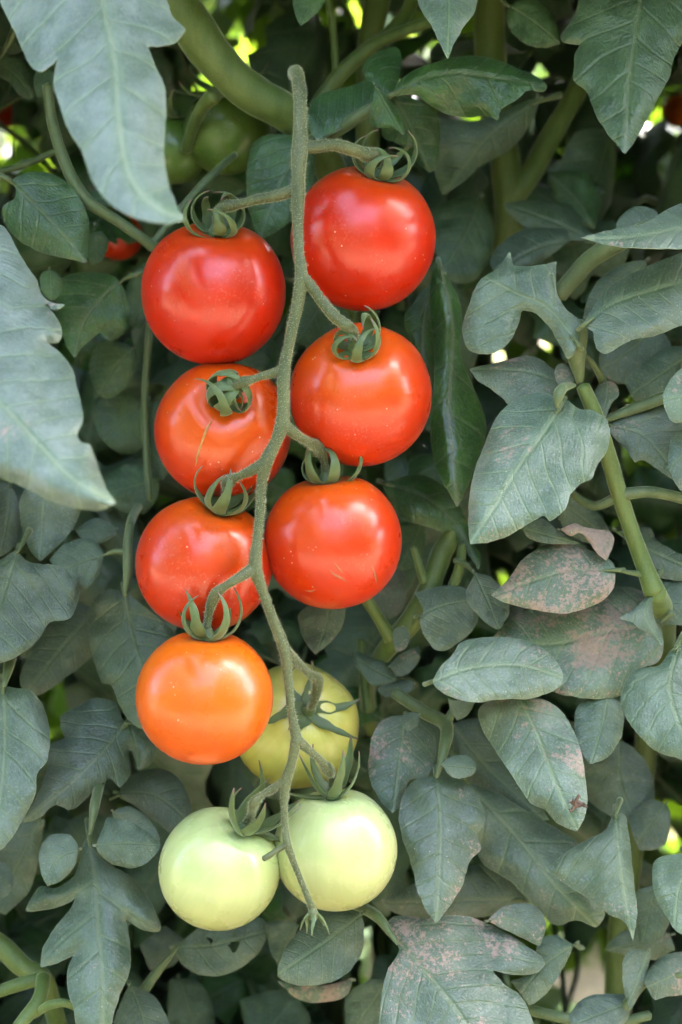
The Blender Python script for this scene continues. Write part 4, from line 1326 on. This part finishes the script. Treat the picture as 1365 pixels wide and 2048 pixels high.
build_tomato(447, 862, 138, 0.004, (458, 808), 'tom_orange_red', 'red tomato with a zipper-like corky scar running from its calyx', 4, 'knot', ped='566,742,-0.035,26 540,748,-0.035,18 510,757,-0.036,17 488,764,-0.037,17', phi0=0.5, big=1.5,
             scars=[('425,838 412,862 402,890 395,915 391,942', 0.00055, 'scar')])
build_tomato(667, 1082, 138, -0.002, (652, 950), 'tom_orange_red', 'red tomato with pale scratches on its lower side', 5, 'ring', ped='566,848,-0.037,26 588,866,-0.034,21 615,883,-0.026,20 638,896,-0.015,21', phi0=0.25,
             scars=[('652,1128 668,1148 684,1156 700,1168', 0.0005, 'scratch'), ('662,1115 676,1134 692,1150', 0.0004, 'scratch'), ('744,1132 750,1150 754,1168', 0.0005, 'scratch'),
                    ('614,1150 615,1162', 0.0006, 'scratch'), ('606,1180 622,1182 632,1178', 0.0006, 'scratch'), ('610,940 625,932', 0.0004, 'scratch'), ('627,1198 629,1208', 0.0007, 'scratch')])
build_tomato(408, 1128, 136, -0.004, (443, 1025), 'tom_orange_red', 'red-orange tomato tucked directly above the orange one', 6, 'claw', ped='532,925,-0.037,26 505,940,-0.036,21 478,953,-0.032,20 456,964,-0.026,20', phi0=0.2)
build_tomato(410, 1393, 137, -0.026, (417, 1262), 'tom_orange', 'bright orange tomato with upright claw-like sepals', 7, 'claw', ped='510,1136,-0.036,26 480,1154,-0.040,20 452,1172,-0.041,19 431,1190,-0.038,19', phi0=0.6)
build_tomato(592, 1452, 126, 0.050, (618, 1410), 'tom_yellow', 'ribbed yellow-green tomato partly hidden behind the orange one', 8, 'spread', ped='570,1300,-0.031,24 592,1322,-0.022,19 616,1345,-0.008,18 636,1362,0.004,19', lob=0.03, squash=0.95, dim=0.08, big=1.05, phi0=0.2, sepals=6)
build_tomato(439, 1737, 122, -0.004, (486, 1655), 'tom_pale', 'pale green tomato, lowest of the truss', 9, 'up', ped='574,1562,-0.030,22 552,1574,-0.030,17 528,1588,-0.031,16 508,1606,-0.032,16', phi0=0.4, extra=[(605, 1630, 0.030)])
build_tomato(672, 1698, 123, 0.002, (666, 1590), 'tom_pale', 'pale green tomato with a long side sepal, below the yellow-green one', 10, 'up', ped='596,1482,-0.030,24 618,1500,-0.026,17 642,1522,-0.018,18 657,1540,-0.011,20', phi0=0.2, sepals=5, extra=[(570, 1592, 0.024)])
# fruit deeper in the row
G = 'tomatoes half hidden in the foliage'
build_tomato(455, 262, 88, 0.11, (440, 195), 'tom_green', 'unripe green tomato in shade under the thick stem', 11, 'spread', group=G)
build_tomato(345, 300, 70, 0.12, (350, 240), 'tom_green', 'unripe green tomato peeping out behind the pale hanging leaf', 12, 'spread', group=G)
build_tomato(236, 470, 52, 0.20, (235, 425), 'tom_orange_red', 'reddish tomato in deep shade behind the diagonal leaf stalk', 13, 'spread', group=G)
build_tomato(14, 222, 34, 0.44, (12, 195), 'tom_red', 'distant blurred red tomato at the edge under the pale hanging leaf', 14, 'spread', group=G)
build_tomato(1356, 222, 34, 0.49, (1352, 190), 'tom_orange', 'distant blurred orange-red tomato beyond the broad serrated leaf', 15, 'spread', group=G)

# the withered flower end of the truss and the bit of dried flower lying on a leaf
tip = P(625, 1815, -0.033)
dn = (UP * -1 + RIGHT * 0.1).normalized()
v, f, fr = tube_data([(tip, 0.0016), (tip + dn * 0.003, 0.0026), (tip + dn * 0.006, 0.0018)], 10, 4, 0.1)
fb = child('withered_flower', make_mesh('withered_flower', v, f), truss, ['truss'])
rs = random.Random(9)
for i in range(5):
    a = 2 * math.pi * i / 5 + 0.3
    rad = RIGHT * math.cos(a) - FWD * math.sin(a)
    put('sepal', sepal_mesh(tip + dn * 0.003, dn, rad, rs.uniform(0.008, 0.014), 0.0022, 30, 80, 0.1, rs, 0.6), fb, ['sepal'])
df = root('dried_flower', P(1155, 1612, -0.03), 'shrivelled brown flower remnant stuck on a drooping dusty leaf', 'dried flower')
for i in range(7):
    a = rs.uniform(0, 6.28)
    c = P(1152 + rs.uniform(-8, 8), 1610 + rs.uniform(-6, 6), -0.029)
    dr = RIGHT * math.cos(a) + UP * math.sin(a) * 0.6 - FWD * rs.uniform(0.1, 0.5)
    v, f, fr = tube_data([(c, 0.0011), (c + dr * 0.002, 0.0009), (c + dr * 0.004 + UP * rs.uniform(-.002, .002), 0.0006), (c + dr * 0.0055 - FWD * 0.001, 0.0002)], 6, 4, 0.5, seed=i)
    child('petal', make_mesh('petal', v, f), df, ['withered'])
